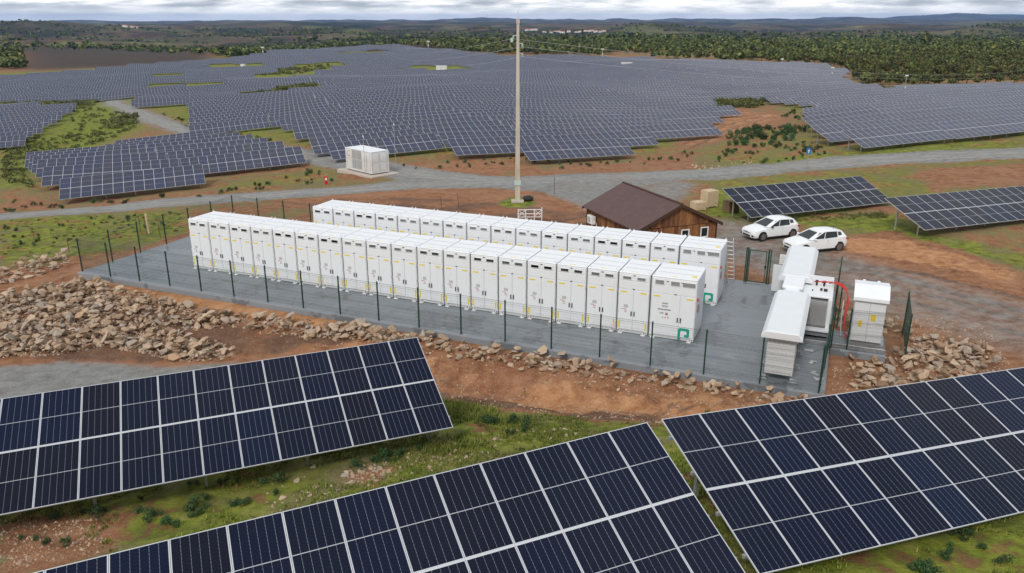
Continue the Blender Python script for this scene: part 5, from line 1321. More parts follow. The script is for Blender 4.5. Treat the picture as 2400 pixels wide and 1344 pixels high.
wire('thin stay wire slanting down from the top of the pole', (PX + .1, PY, PZ + PT - .4), (PX + 5.5, PY + 58, 6.2), .3, .022)
t = thing('tyre_planter', 'black rubber tyre lying behind the foot of the concrete pole', 'tyre', (PX + .95, PY + .55, gh(PX + .95, PY + .55)), 0)
m = MB(); m.tube([(math.cos(a_) * .3, math.sin(a_) * .3, .22) for a_ in np.linspace(0, 2 * math.pi, 17)], .2, 8, cap=False); m.build('rubber_ring', ['tyre'], t, smooth=True)

# white barrier gate lying behind the rear row
bp = at(1242, 519); t = thing('barrier_gate', 'low white tubular barrier standing behind the rear cabinets', 'barrier', (bp[0], bp[1], gh(bp[0], bp[1])), R(4))
for x in (-.95, -.35, .35, .95):
    m = MB(); m.box(x - .04, x + .04, -.03, .03, 0, 1.0 + (.12 if x > .9 else 0)); m.build('upright', ['white_paint'], t)
for z in (.35, .62, .95):
    m = MB(); m.box(-.95, .95, -.022, .022, z - .03, z + .03); m.build('bar', ['white_paint'], t)
for x in (-.65, .65):
    m = MB(); m.tube([(x - .28, .0, .36), (x + .28, 0, .94)], .025, 4); m.tube([(x - .28, .003, .94), (x + .28, .003, .36)], .025, 4); m.build('brace', ['white_paint'], t)

# ------------------------------------------------------------------ inverter container by the road junction
b0, b1, b2 = at(803, 403), at(872, 415), at(905, 409)
ang = math.atan2(b1[1] - b0[1], b1[0] - b0[0]); Ln = 5.3; Dp = 2.45
cx_, cy_ = b1[0] - math.cos(ang) * Ln / 2 - math.sin(ang) * Dp / 2, b1[1] - math.sin(ang) * Ln / 2 + math.cos(ang) * Dp / 2; cz_ = gh(cx_, cy_)
t = thing('plinth', 'pale concrete plinth under the white container at the road junction', 'plinth', (cx_, cy_, cz_), ang)
m = MB(); m.bbox(-Ln / 2 - 1.0, Ln / 2 + .9, -Dp / 2 - .7, Dp / 2 + .8, -.5, .22, .04); m.build('plinth_block', ['plinth_concrete'], t)
t = thing('inverter_container', 'white inverter container with louvred doors beside the road junction', 'container', (cx_, cy_, cz_ + .22), ang)
CH = 2.62
m = MB(); m.box(-Ln / 2 + .06, Ln / 2 - .06, -Dp / 2 + .06, Dp / 2 - .06, .2, CH - .06); m.build('body', ['white_cladding'], t)
m = MB(); m.bbox(-Ln / 2, Ln / 2, -Dp / 2, Dp / 2, CH - .08, CH, .02); m.build('roof', ['white_roof'], t)
for x in (-Ln / 2, Ln / 2 - .16):
    for y in (-Dp / 2, Dp / 2 - .16):
        m = MB(); m.bbox(x, x + .16, y, y + .16, .12, CH - .08, .015); m.build('corner_post', ['white_paint'], t)
m = MB()
for y in (-Dp / 2 + .003, Dp / 2 - .143): m.box(-Ln / 2 + .161, Ln / 2 - .161, y, y + .14, .12, .30)
for x in (-Ln / 2 + .003, Ln / 2 - .143): m.box(x, x + .14, -Dp / 2 + .161, Dp / 2 - .161, .12, .30)
m.build('base_frame', ['white_paint'], t)
m = MB()
for i in range(11): m.box(-Ln / 2 + .3 + i * .46, -Ln / 2 + .38 + i * .46, -Dp / 2 + .02, Dp / 2 - .02, 0, .12)
m.build('support_blocks'.rstrip('s'), ['seal_grey'], t)
for i, (x0, x1) in enumerate(((-2.35, -1.45), (-1.30, -.50), (-.38, .62), (.74, 1.65), (1.75, 2.35))):
    for j, (z0, z1) in enumerate(((.36, 1.40), (1.48, 2.48))):
        if i in (1, 2) :
            m = MB(); m.box(x0, x1, -Dp / 2 + .028, -Dp / 2 + .058, z0, z1)
            for k in range(9): m.box(x0 + .05, x1 - .05, -Dp / 2 + .002, -Dp / 2 + .028, z0 + .06 + k * (z1 - z0 - .12) / 9, z0 + .10 + k * (z1 - z0 - .12) / 9)
            m.build('louvre_panel', ['vent_light'], t)
        else:
            m = MB(); m.bbox(x0, x1, -Dp / 2 + .012, -Dp / 2 + .058, z0, z1, .01); m.build('door', ['white_paint'], t)
for y0, y1 in ((-1.0, -.02), (.02, 1.0)):
    for z0, z1 in ((.36, 1.32), (1.38, 2.48)):
        m = MB(); m.bbox(Ln / 2 - .058, Ln / 2 - .012, y0, y1, z0, z1, .01); do = m.build('end_door', ['white_paint'], t)
        m = MB(); m.box(Ln / 2 - .012, Ln / 2 + .01, y1 - .12, y1 - .09, z0 + .1, z1 - .1); m.build('lock_rod', ['grey_panel'], do)
m = MB()
for k in range(18):
    a0, a1 = 2 * math.pi * k / 18, 2 * math.pi * (k + 1) / 18
    if 2 < k < 16: m.add([(-1.9 + math.cos(q) * rr, -Dp / 2 + yy, 2.0 + math.sin(q) * rr) for yy in (.005, .0115) for q, rr in ((a0, .26), (a0, .34), (a1, .34), (a1, .26))], [(0, 1, 2, 3), (7, 6, 5, 4), (0, 4, 5, 1), (2, 6, 7, 3)])
m.build('faded_emblem', ['red_print'], t)
for lab, x, y, h in (('thin white mast standing at the container corner facing the pole', Ln / 2 - .9, -Dp / 2 - .3, 4.6), ('thin white mast standing behind the white container', Ln / 2 + .3, Dp / 2 + .7, 5.6)):
    wx, wy = cx_ + x * math.cos(ang) - y * math.sin(ang), cy_ + x * math.sin(ang) + y * math.cos(ang); tt = thing('antenna_mast', lab, 'mast', (wx, wy, gh(wx, wy)), 0, 'thin masts by the container')
    m = MB(); m.tube([(0, 0, -.2), (0, 0, h)], .028, 6); m.build('mast_tube', ['steel_post'], tt); m = MB(); m.cyl((0, 0, h), .07, .14, 'z', 8); m.build('mast_head', ['white_paint'], tt)
p = at(765, 433); t = thing('fire_extinguisher_box', 'red fire extinguisher box on a post by the white container', 'extinguisher box', (p[0], p[1], gh(p[0], p[1])), R(15))
m = MB(); m.bbox(-.18, .18, -.14, .14, .12, .95, .03); m.build('red_cabinet', ['red_paint'], t); m = MB(); m.tube([(-.02, .2, -.1), (-.02, .2, 2.6)], .025, 6); m.build('post', ['steel_post'], t); m = MB(); m.box(-.1, .1, -.148, -.141, .5, .75); m.build('front_label', ['window_white'], t); m = MB(); m.box(-.12, .12, -.10, .10, 0, .12); m.build('stand', ['red_paint'], t)
m = MB(); m.bbox(-.36, -.18, -.05, .05, .82, .98, .02); m.build('small_notice', ['red_print'], t)
p = at(1890, 401); t = thing('road_sign', 'small blue rectangular sign on a thin post beside the gravel road', 'sign', (p[0], p[1], gh(p[0], p[1])), R(-8))
m = MB(); m.tube([(0, 0, -.2), (0, 0, 2.35)], .03, 6); m.build('post', ['steel_post'], t); m = MB(); m.bbox(-.24, .24, -.05, -.03, 1.78, 2.45, .008); pl_ = m.build('sign_plate', ['sign_blue'], t)
m = MB(); m.box(-.035, .035, -.055, -.0505, 1.92, 2.15); m.prism([(-.11, 2.14), (.11, 2.14), (0, 2.32)], 'y', -.055, -.0505); m.build('white_symbol', ['window_white'], pl_)

# survey stakes and markers around the yard
stk = [(162, 592, .9), (186, 600, 1.2), (83, 578, 1.4), (330, 543, 1.3), (350, 548, 1.6), (345, 552, 1.5), (377, 560, 1.1), (1300, 455, 1.6), (1075, 488, 1.3), (1035, 490, 1.1)]
for k, (u, v, h) in enumerate(stk):
    p = at(u, v); wide = k == 4
    t = thing('stake', ('broad pale wooden stake standing left of the yard' if wide else 'rusty iron stake standing in the soil %s' % ('left of the yard' if k < 7 else 'by the concrete pole')), 'stake', (p[0], p[1], gh(p[0], p[1])), .3 * k, 'stakes around the yard')
    m = MB(); m.tube([(0, 0, -.2), (.04 * math.sin(k), .05, h)], .028 if not wide else .10, 5); m.build('stake_shaft', ['crate_wood' if wide else 'rust_iron'], t)

# lamp and camera masts in the fields, white stations between the tables
for u, v, top, lab in ((2118, 226, 178, 'white camera mast beside the hillside solar field'), (1832, 154, 140, 'white camera mast on the crest of the solar field, near the oak wood'), (1412, 136, 117, 'white camera mast on the crest behind the pole'),
                       (1949, 182, 160, 'white camera mast at the notch in the solar field edge'), (1004, 115, 99, 'white camera mast near the top of the solar hill'), (617, 130, 113, 'white camera mast at the far left crest of the field')):
    p = at(u, v, .1); d = ray(u, top); h = CAM_H + d[2] / d[1] * p[1] - p[2]; t = thing('camera_mast', lab, 'mast', (p[0], p[1], gh(p[0], p[1])), 0, 'camera masts in the solar field'); r_ = max(.05, p[1] * .00035)
    m = MB(); m.tube([(0, 0, -.5), (0, 0, h)], [r_ * 1.2, r_], 6); m.build('mast_tube', ['steel_post'], t); m = MB(); m.bbox(-r_ * 5, r_ * 5, -r_ * 2, r_ * 2, h, h + r_ * 4, r_ * .4); m.build('camera_head', ['white_paint'], t)
    m = MB(); m.bbox(-r_ * 1.8, r_ * 1.8, -r_ * 1.8, r_ * 1.8, h * .42, h * .42 + r_ * 5, .01); m.build('junction_box', ['white_paint'], t)
for u, v, wpx, hpx, lab in ((1035, 163, 24, 6, 'white inverter station between solar tables below the hill crest'), (1468, 157, 24, 5, 'white inverter station among the solar tables near the crest'), (570, 159, 9, 6, 'small white inverter station in the far solar field')):
    p = at(u, v, .5); s_ = p[1] / F_PX; t = thing('inverter_station', lab, 'inverter station', (p[0], p[1], gh(p[0], p[1])), 0, 'white stations in the field'); W2, H2 = wpx * s_ / 2, 2.3
    m = MB(); m.bbox(-W2, W2, -1.2, 1.2, .2, H2, .05); m.build('body', ['white_paint'], t); m = MB(); m.box(-W2 - .1, W2 + .1, -1.3, 1.3, H2, H2 + .12); m.build('roof', ['white_roof'], t); m = MB(); m.box(-W2 * .3, W2 * .1, -1.23, -1.201, .4, H2 - .3); m.build('door', ['white_cladding'], t); MB().box(-W2 - .3, W2 + .3, -1.6, 1.6, -.6, .2).build('plinth_block', ['plinth_concrete'], t)

# ------------------------------------------------------------------ rocks
def rock_mesh(seed, flat):
    r_ = random.Random(seed); bm = bmesh.new()
    sx, sy, sz = 1.0, r_.uniform(.55, .85), r_.uniform(.24, .42) if flat else r_.uniform(.45, .65)
    for _ in range(15):
        v = Vector((r_.gauss(0, 1), r_.gauss(0, 1), r_.gauss(0, 1))).normalized() * r_.uniform(.8, 1.0)
        v = Vector((max(-.8, min(.8, v.x)), max(-.8, min(.8, v.y)), max(-.75, min(.75, v.z))))
        bm.verts.new((v.x * sx * .5, v.y * sy * .5, v.z * sz * .5))
    res = bmesh.ops.convex_hull(bm, input=bm.verts[:])
    bmesh.ops.delete(bm, geom=[e for e in res['geom_interior'] if isinstance(e, bmesh.types.BMVert)], context='VERTS')
    me = bpy.data.meshes.new('rock'); bm.to_mesh(me); bm.free(); me.materials.append(M['rock']); return me
ROCKS = [rock_mesh(100 + i, i % 3 != 2) for i in range(14)]
def px_random(P, n, seed):
    """random places on the ground inside an outline"""
    rg = np.random.default_rng(seed); P = np.asarray(P); lo, hi = P.min(0), P.max(0); out = np.zeros((0, 2)); 
    while len(out) < n:
        q = rg.uniform(lo, hi, (n * 3, 2)); out = np.concatenate([out, q[inside(q[:, 0], q[:, 1], P)]])
    return out[:n]
RZ = [('heap', 'tan broken rock in the heap below the empty end of the slab', poly([(-60, 700), (0, 695), (90, 680), (200, 662), (330, 690), (520, 736), (640, 754), (760, 766), (900, 784), (985, 798), (940, 806), (780, 795), (660, 790), (560, 768), (440, 775), (400, 790), (520, 812), (560, 838), (440, 852), (330, 828), (250, 815), (150, 832), (0, 840), (-60, 840)]), 1750, .20, .86),
      ('bank', 'tan rock in the low bank beside the meadow and stakes', poly([(-60, 650), (0, 638), (80, 610), (165, 600), (160, 625), (60, 655), (0, 668), (-60, 675)]), 150, .24, .85),
      ('edging', 'tan rock edging the slab along the front fence', YP((-24, -1.9), (-12, -1.7), (-6, -1.2), (-.3, -.9), (-.3, -.35), (-12, -.4), (-24, -.5)), 350, .22, .78),
      ('fan', 'tan flat rock in the spread beside the kiosk annex', poly([(1985, 842), (2045, 818), (2160, 834), (2250, 812), (2340, 862), (2330, 880), (2100, 908), (2000, 920)]), 250, .22, .78),
      ('fan', 'tan flat rock in the spread beside the kiosk annex', YP((3.9, 5.5), (7.0, 6.6), (7.5, 9.0), (4.0, 9.6)), 140, .26, .85),
      ('backfill', 'grey-brown rock piled behind the red cables and kiosk', YP((.5, 9.4), (4.2, 9.5), (4.2, 11), (.5, 12)), 80, .35, .8),
      ('gate rubble', 'small rock lying outside the back fence near the gate', YP((-8, 14.6), (-3, 14.6), (-3, 15.6), (-8, 15.4)), 50, .12, .35),
      ('track', 'stray rock on the bare embankment above the foreground tables', YP((-20, -5), (0, -5), (0, -1.5), (-20, -2)), 45, .1, .34),
      ('grass', 'pale stone lying in the foreground grass between the tables', poly([(620, 1120), (930, 1060), (1300, 1000), (1400, 1010), (900, 1130), (560, 1210)]), 60, .08, .32),
      ('grass', 'pale stone lying in the foreground grass between the tables', poly([(795, 1115), (900, 1090), (925, 1105), (890, 1130), (805, 1140)]), 50, .1, .36),
      ('spoil', 'pale rubble stone beside the gravel road and soil patch', poly([(1590, 392), (1640, 378), (1790, 376), (1780, 388), (1650, 400)]), 90, .2, .5)]
cand = []
for zi, (zn, lab, P, n, s0, s1) in enumerate(RZ):
    rg = np.random.default_rng(500 + zi); pts = px_random(P, n, 40 + zi); sz = s0 + (s1 - s0) * rg.random(n) ** 1.9
    h = ground_h(pts[:, 0], pts[:, 1])
    lay = rg.random(n) ** 2 * (.42 if zn in ('heap', 'edging', 'fan', 'backfill', 'bank') else 0.)
    for k in range(n):
        cand.append((sz[k] / math.hypot(pts[k, 0], pts[k, 1]), pts[k, 0], pts[k, 1], h[k] + sz[k] * .06 + lay[k] * (.5 + sz[k]), sz[k], zn, lab, rg.integers(0, len(ROCKS)), rg.uniform(0, 6.28), rg.normal(0, .35), rg.normal(0, .35)))
for zn, lab, u, v, sz in (('heap', 'largest pale slab lying in the middle of the rock heap', 355, 762, .95), ('heap', 'long tilted slab near the foot of the rock heap', 250, 783, 1.0), ('heap', 'rounded grey boulder on the shoulder of the rock heap', 160, 722, .75), ('edging', 'upright double slab edging the slab near the cabinet emblem', 1408, 846, .85),
                          ('edging', 'broad block on the slab edge above the corner of the foreground table', 1000, 800, .8), ('edging', 'reddish block on the slab edge nearest the inverter', 1648, 884, .75), ('heap', 'flat pale slab at the cabinet end of the rock heap', 636, 748, .8), ('fan', 'big flat slab at the front of the spread below the kiosk', 2030, 875, .85)):
    p = at(u, v); cand.append((9, p[0], p[1], p[2] + .12, sz, zn, lab, len(lab) % len(ROCKS), u * .1, .35, -.2))
cand.sort(key=lambda c: -c[0])
rv, rf2, o = [], [], 0
for k, (_, x, y, z, s_, zn, lab, mi, rz, rx_, ry_) in enumerate(cand):
    me = ROCKS[mi]
    if lab.startswith(('tan broken', 'tan flat', 'tan rock edging')):
        size_w = 'large' if s_ > .72 else 'mid-sized' if s_ > .5 else 'small'; aa = (x - YO[0]) * YD1[0] + (y - YO[1]) * YD1[1]
        place = ('at the far end of the heap' if aa < -40 else 'in the middle of the heap' if aa < -32 else 'in the heap below the first cabinets') if zn == 'heap' else ('along the first half of the fence' if aa < -12 else 'along the fence near the inverter') if zn == 'edging' else ('close to the kiosk annex' if aa < 4.5 else 'at the outer end of the spread')
        lab = '%s %s %s' % (size_w, {'heap': 'tan broken rock', 'edging': 'tan edging rock of the slab', 'fan': 'tan flat rock'}[zn], place)
    if k < 298: link('rock', me, None, (x, y, z), (rx_, ry_, rz), lab, 'rock', 'rocks of the ' + zn).scale = (s_, s_, s_)
    else:
        m3 = np.array(Matrix.LocRotScale(Vector((x, y, z)), __import__('mathutils').Euler((rx_, ry_, rz)), Vector((s_,) * 3)))
        V = np.array([v.co[:] for v in me.vertices]) @ m3[:3, :3].T + m3[:3, 3]; rv.append(V)
        rf2 += [tuple(i + o for i in p.vertices) for p in me.polygons]; o += len(V)
# pebbles and chips strewn over the bare soil
peb = [px_random(P, n, 900 + i) for i, (P, n) in enumerate(((RZ[0][2], 4200), (YP((-24, -6), (0, -6), (0, -.4), (-24, -.6)), 2200), (YP((.5, -1), (8, 2), (8, 12), (4, 14), (4, 5), (.5, 4)), 1500), (poly([(0, 1220), (240, 1215), (240, 1300), (0, 1344)]), 350), (poly([(560, 1210), (930, 1060), (1300, 1000), (1000, 1120), (600, 1230)]), 260)))]
tet = np.array([(.5, 0, -.2), (-.3, .45, -.2), (-.35, -.4, -.2), (0, .05, .35)])
tetf = [(0, 1, 3), (1, 2, 3), (2, 0, 3)]
pp = np.concatenate(peb); ph = ground_h(pp[:, 0], pp[:, 1]); prg = np.random.default_rng(77)
for k in range(len(pp)):
    s_ = .04 + (.24 if k < 4200 else .12) * prg.random() ** 2; a_ = prg.uniform(0, 6.28); ca, sa = math.cos(a_), math.sin(a_)
    V = tet * s_ * np.array([1, 1, prg.uniform(.6, 1.2)]); V = np.stack([V[:, 0] * ca - V[:, 1] * sa + pp[k, 0], V[:, 0] * sa + V[:, 1] * ca + pp[k, 1], V[:, 2] + ph[k] + s_ * .15], 1); rv.append(V)
    rf2 += [tuple(i + o for i in f) for f in tetf]; o += 4
me = bpy.data.meshes.new('rubble'); me.from_pydata(np.concatenate(rv).tolist(), [], rf2); me.materials.append(M['rock']); link('rubble', me, label='smaller stones and chips strewn between the rocks', cat='rubble', kind='stuff')

# ------------------------------------------------------------------ plants
def leaf_cloud(rg, lobes, n, size, flat=1.):
    """quads facing outward on the surface of several lobes: (centre, radius) -> vertices, faces"""
    V = []; F = []
    wts = np.array([l[1] ** 2 for l in lobes]); wts /= wts.sum()
    for i in range(n):
        c, r_ = lobes[rg.choice(len(lobes), p=wts)]
        d = rg.normal(size=3); d /= np.linalg.norm(d); d[2] = d[2] * .85 + .12
        p = np.array(c) + d * r_ * rg.uniform(.72, 1.05) * np.array([1, 1, flat])
        nrm = d + rg.normal(size=3) * .55; nrm /= np.linalg.norm(nrm); a_ = np.cross(nrm, rg.normal(size=3)); a_ /= np.linalg.norm(a_); b_ = np.cross(nrm, a_)
        s_ = size * rg.uniform(.6, 1.3); o_ = len(V)
        V += [p - a_ * s_ - b_ * s_ * .7, p + a_ * s_ * .8 - b_ * s_, p + a_ * s_ + b_ * s_ * .8, p - a_ * s_ * .9 + b_ * s_]; F.append((o_, o_ + 1, o_ + 2, o_ + 3))
    return np.array(V), F
def to_mesh(name, V, F, mat):
    me = bpy.data.meshes.new(name); me.from_pydata([tuple(v) for v in V], [], F); me.materials.append(M[mat]); return me
def tree_variant(seed, n, size):
    rg = np.random.default_rng(seed); R0 = 1.0
    lobes = [((rg.uniform(-.55, .55), rg.uniform(-.55, .55), rg.uniform(.75, 1.45)), rg.uniform(.38, .62)) for _ in range(9)] + [((0, 0, 1.1), .75)]
    return leaf_cloud(rg, lobes, n, size, .85)
TREE_N = [tree_variant(i, 420, .105) for i in range(6)]; TREE_F = [tree_variant(20 + i, 75, .23) for i in range(5)]; TREE_FF = [tree_variant(40 + i, 26, .36) for i in range(4)]
CROWN = [to_mesh('crown', V, F, 'leaf_tree') for V, F in TREE_N]
def trunk_mesh(seed):
    r_ = random.Random(seed); m = MB(); b_ = Vector((0, 0, -.1)); tp = Vector((r_.uniform(-.08, .08), r_.uniform(-.08, .08), .62)); m.tube([b_, b_.lerp(tp, .5) + Vector((.03, 0, 0)), tp], [.075, .055, .045], 6)
    for k in range(4):
        a_ = k * 1.6 + r_.random(); m.tube([tp - Vector((0, 0, .03)), tp + Vector((math.cos(a_) * .22, math.sin(a_) * .22, .25)), tp + Vector((math.cos(a_) * .4, math.sin(a_) * .4, .55))], [.04, .026, .012], 5)
    return m.mesh('trunk', 'bark')
TRUNK = [trunk_mesh(i) for i in range(4)]
# candidate places of the oak wood: the land right of and behind the solar field
jx, jy = np.meshgrid(np.arange(-140, 620, 5.4), np.arange(205, 860, 5.4)); trg = np.random.default_rng(5)
tx = (jx + trg.uniform(-2.3, 2.3, jx.shape)).ravel(); ty = (jy + trg.uniform(-2.3, 2.3, jx.shape)).ravel(); tz = ground_h(tx, ty)
dz = tz - CAM_H; zc_w = ty * _f[1] + dz * _f[2]; tu = 1200 + F_PX * tx / zc_w; tv = 672 - F_PX * (ty * _u[1] + dz * _u[2]) / zc_w
WOOD = np.array([(2900, 200), (2420, 206), (2330, 202), (2180, 206), (2080, 224), (2020, 206), (1996, 176), (1985, 166), (1900, 151), (1700, 144), (1500, 136), (1350, 129), (1200, 131), (1100, 123), (1000, 111), (890, 103), (880, 86), (2900, 86)], float)
dens = vnoise(tx / 38, ty / 38, 91) * .8 + vnoise(tx / 13, ty / 13, 92) * .3
ok = inside(tu, tv, WOOD) & (dens > .36) & (trg.random(len(tx)) > .16)
T_ = np.array([(t[1], t[2]) for t in TABLES]); oki = np.where(ok)[0]
clear = np.array([np.min((T_[:, 0] - tx[i]) ** 2 + (T_[:, 1] - ty[i]) ** 2) > 81 for i in oki]); oki = oki[clear]
sizes = trg.uniform(1.5, 2.6, len(tx)) * (.8 + .4 * vnoise(tx / 50, ty / 50, 93))
vis_t = [i for i in oki if -30 < tu[i] < 2430]; vis_t.sort(key=lambda i: ty[i] / sizes[i]); near_set = set(vis_t[:240])
big = at(2168, 112)
fv, ff, fo = [], [], 0
def add_far(x, y, z, s_, var, rz, sz=1.):
    global fo
    V, F = var; ca, sa = math.cos(rz) * s_, math.sin(rz) * s_
    fv.append(np.stack([V[:, 0] * ca - V[:, 1] * sa + x, V[:, 0] * sa + V[:, 1] * ca + y, V[:, 2] * s_ * sz + z - .1], 1)); ff.append(np.array(F) + fo); fo += len(V)
TG = 'oaks of the wood beyond the solar field'
for k, i in enumerate(vis_t[:240]):
    t = thing('oak_tree', ('rounded olive-green oak at the near edge of the wood' if tv[i] > 175 else 'rounded olive-green oak deeper in the wood'), 'tree', (tx[i], ty[i], tz[i]), 0, TG)
    s_ = float(sizes[i]); t.scale = (s_, s_, s_ * trg.uniform(.85, 1.1)); t.rotation_euler = (0, 0, trg.uniform(0, 6.28))
    link('crown', CROWN[k % 6], t); link('trunk', TRUNK[k % 4], t)
t = thing('oak_tree', 'tall dark lone tree rising above the wood beside the pale quarry', 'tree', (big[0], big[1], gh(big[0], big[1])), 0); s_ = big[1] * 30 / F_PX / 1.75; t.scale = (s_ * 1.0, s_ * 1.0, s_ * 1.1); link('crown', CROWN[2], t); link('trunk', TRUNK[1], t)
for i in oki:
    if i in near_set: continue
    add_far(tx[i], ty[i], tz[i], float(sizes[i]), (TREE_F if ty[i] < 430 else TREE_FF)[i % 4], float(i) * 1.7)
for n_, P, s0, s1 in ((420, [(290, 112), (420, 123), (560, 137), (750, 116), (870, 104), (1000, 101), (860, 99), (700, 105), (480, 113)], 2.0, 3.6), (160, [(-40, 112), (55, 113), (55, 162), (-40, 166)], 1.8, 3.0), (70, [(60, 111), (420, 122), (300, 113), (120, 108)], 1.5, 2.8), (420, [(900, 100), (2400, 96), (2400, 104), (1500, 104), (1000, 104)], 2.4, 4.2), (500, [(600, 100), (1200, 84), (1700, 84), (2400, 90), (2400, 97), (1500, 96), (1000, 100)], 3., 6.)):
    rg = np.random.default_rng(n_); us = np.array(P)[:, 0]; vs = np.array(P)[:, 1]; c = 0
    while c < n_:
        u, v = rg.uniform(us.min(), us.max()), rg.uniform(vs.min(), vs.max())
        if inside(u, v, np.array(P, float))[0]:
            p = at(u, v); c += 1
            if p[1] < 3000 and np.min((T_[:, 0] - p[0]) ** 2 + (T_[:, 1] - p[1]) ** 2) > 81: add_far(p[0], p[1], p[2], rg.uniform(s0, s1), TREE_FF[c % 4], c * 1.3, .8)
BUSH = [tree_variant(140 + i, 9, .55) for i in range(4)]                # bushes dotting the hills beyond
hx = trg.uniform(-1500, 1500, 9000); hy = trg.uniform(850, 2500, 9000); hd = vnoise(hx / 120, hy / 120, 96) + .5 * vnoise(hx / 35, hy / 35, 97); hk = np.where((np.abs(hx) < hy * .72) & (hd > .72))[0][:4200]; hz_ = ground_h(hx, hy)
for i in hk: add_far(hx[i], hy[i], hz_[i], float(trg.uniform(1.6, 4.2)), BUSH[i % 4], i * 1.3, .8)
me = bpy.data.meshes.new('woodland'); me.from_pydata(np.concatenate(fv).tolist(), [], np.concatenate(ff).tolist()); me.materials.append(M['leaf_tree']); link('woodland', me, label='far mass of oaks merging into one wood', cat='woodland', kind='stuff')

# shrubs: leafy plants one can tell apart
def shrub_variant(seed, n, size=.05):
    rg = np.random.default_rng(seed); lobes = [((rg.uniform(-.3, .3), rg.uniform(-.3, .3), rg.uniform(.12, .5)), rg.uniform(.14, .3)) for _ in range(7)]
    return leaf_cloud(rg, lobes, n, size, 1.1)
SHV = [shrub_variant(60 + i, 420, .034) for i in range(5)]; SHRUB = [to_mesh('shrub', V, F, 'leaf_shrub') for V, F in SHV]; SCV = [shrub_variant(80 + i, 70, .06) for i in range(5)]
SZ = [('foreground', 'dark green leafy plant in the grass below the front solar table', [(300, 1175), (400, 1150), (560, 1105), (720, 1075), (640, 1165), (480, 1215), (340, 1260)], 26, .22, .5), ('foreground', 'dark green leafy plant in the grass below the front solar table', [(820, 1095), (960, 1050), (1000, 1055), (940, 1085), (840, 1115)], 12, .22, .45),
      ('clearing', 'dark green plant in the moss right of the front table corner', [(1120, 985), (1260, 985), (1250, 1020), (1140, 1015)], 9, .25, .5), ('corner', 'dark plant in the grass below the large front table', [(2130, 1265), (2400, 1220), (2400, 1340), (2000, 1344)], 9, .25, .5),
      ('left corner', 'low plant on the bare patch in the lower corner', [(0, 1215), (300, 1190), (250, 1300), (0, 1330)], 9, .22, .48),
      ('soil tongue', 'dark shrub in the thicket on the soil below the hillside field', [(1690, 345), (1710, 315), (1760, 305), (1830, 302), (1905, 305), (1880, 322), (1800, 345)], 80, .6, 1.5), ('soil tongue', 'dark shrub in the thicket on the soil below the hillside field', [(1830, 275), (1850, 262), (1900, 270), (1890, 285)], 12, .7, 1.4),
      ('verge', 'small shrub on the verge between field and gravel road', [(1660, 385), (1700, 350), (1950, 330), (2000, 345), (1900, 372), (1750, 385)], 48, .35, .9), ('verge strip', 'small shrub in front of the large solar field', [(920, 385), (1200, 372), (1480, 378), (1640, 355), (1600, 380), (1250, 400), (960, 398)], 40, .3, .75),
      ('meadow', 'small shrub in the meadow left of the yard', [(0, 530), (420, 495), (400, 530), (0, 590)], 26, .25, .55), ('roadside', 'small shrub between the roadside field and the lower road', [(0, 470), (140, 475), (500, 455), (740, 400), (780, 425), (500, 462), (0, 500)], 44, .3, .8)]
nsh = 0
for zi, (zn, lab, px, n, s0, s1) in enumerate(SZ):
    rg = np.random.default_rng(300 + zi); pts = px_random(poly(px), n, 700 + zi)
    for k in range(n):
        s_ = float(rg.uniform(s0, s1)); x, y = map(float, pts[k]); o_ = link('shrub', SHRUB[(k + zi) % 5], None, (x, y, gh(x, y) - .04 * s_), (0, 0, float(rg.uniform(0, 6.28))), lab, 'shrub', 'shrubs of the ' + zn); o_.scale = (s_, s_, s_ * float(rg.uniform(.8, 1.15))); nsh += 1
fv, ff, fo = [], [], 0
for zi, (px, n, s0, s1) in enumerate((([(0, 330), (170, 318), (320, 298), (260, 332), (70, 366), (0, 400)], 150, .7, 1.8), ([(150, 262), (230, 255), (330, 275), (320, 298), (180, 315)], 80, .7, 1.8), ([(0, 243), (230, 238), (200, 256), (0, 250)], 120, 1.5, 3.), ([(240, 290), (320, 268), (320, 290), (260, 305)], 90, 1.2, 2.4), ([(0, 380), (110, 350), (70, 440), (0, 430)], 80, .5, 1.4), ([(1640, 242), (1790, 236), (1780, 252), (1700, 256)], 150, 1.4, 2.6), ([(606, 222), (740, 205), (735, 199), (690, 201), (610, 212)], 90, 1.6, 3), ([(605, 183), (690, 175), (780, 158), (770, 150), (640, 166)], 140, 1.8, 3.2), ([(380, 268), (500, 300), (700, 340), (640, 332), (430, 296)], 60, .6, 1.4), ([(2000, 190), (2080, 222), (2200, 206), (2100, 210)], 80, 1., 2.2),
                                     ([(1640, 505), (1760, 512), (2080, 500), (2090, 512), (1800, 522)], 140, .25, .6), ([(0, 520), (430, 495), (430, 540), (0, 615)], 260, .2, .5))):
    pts = px_random(poly(px), n, 1200 + zi); hh = ground_h(pts[:, 0], pts[:, 1]); rg = np.random.default_rng(zi)
    for k in range(n): add_far(pts[k, 0], pts[k, 1], hh[k], float(rg.uniform(s0, s1)), SCV[k % 5], k * 1.1, .8)
me = bpy.data.meshes.new('scrub_vegetation'); me.from_pydata(np.concatenate(fv).tolist(), [], np.concatenate(ff).tolist()); me.materials.append(M['leaf_scrub']); link('scrub_vegetation', me, label='dense low scrub covering the ground between the fields', cat='scrub', kind='stuff')

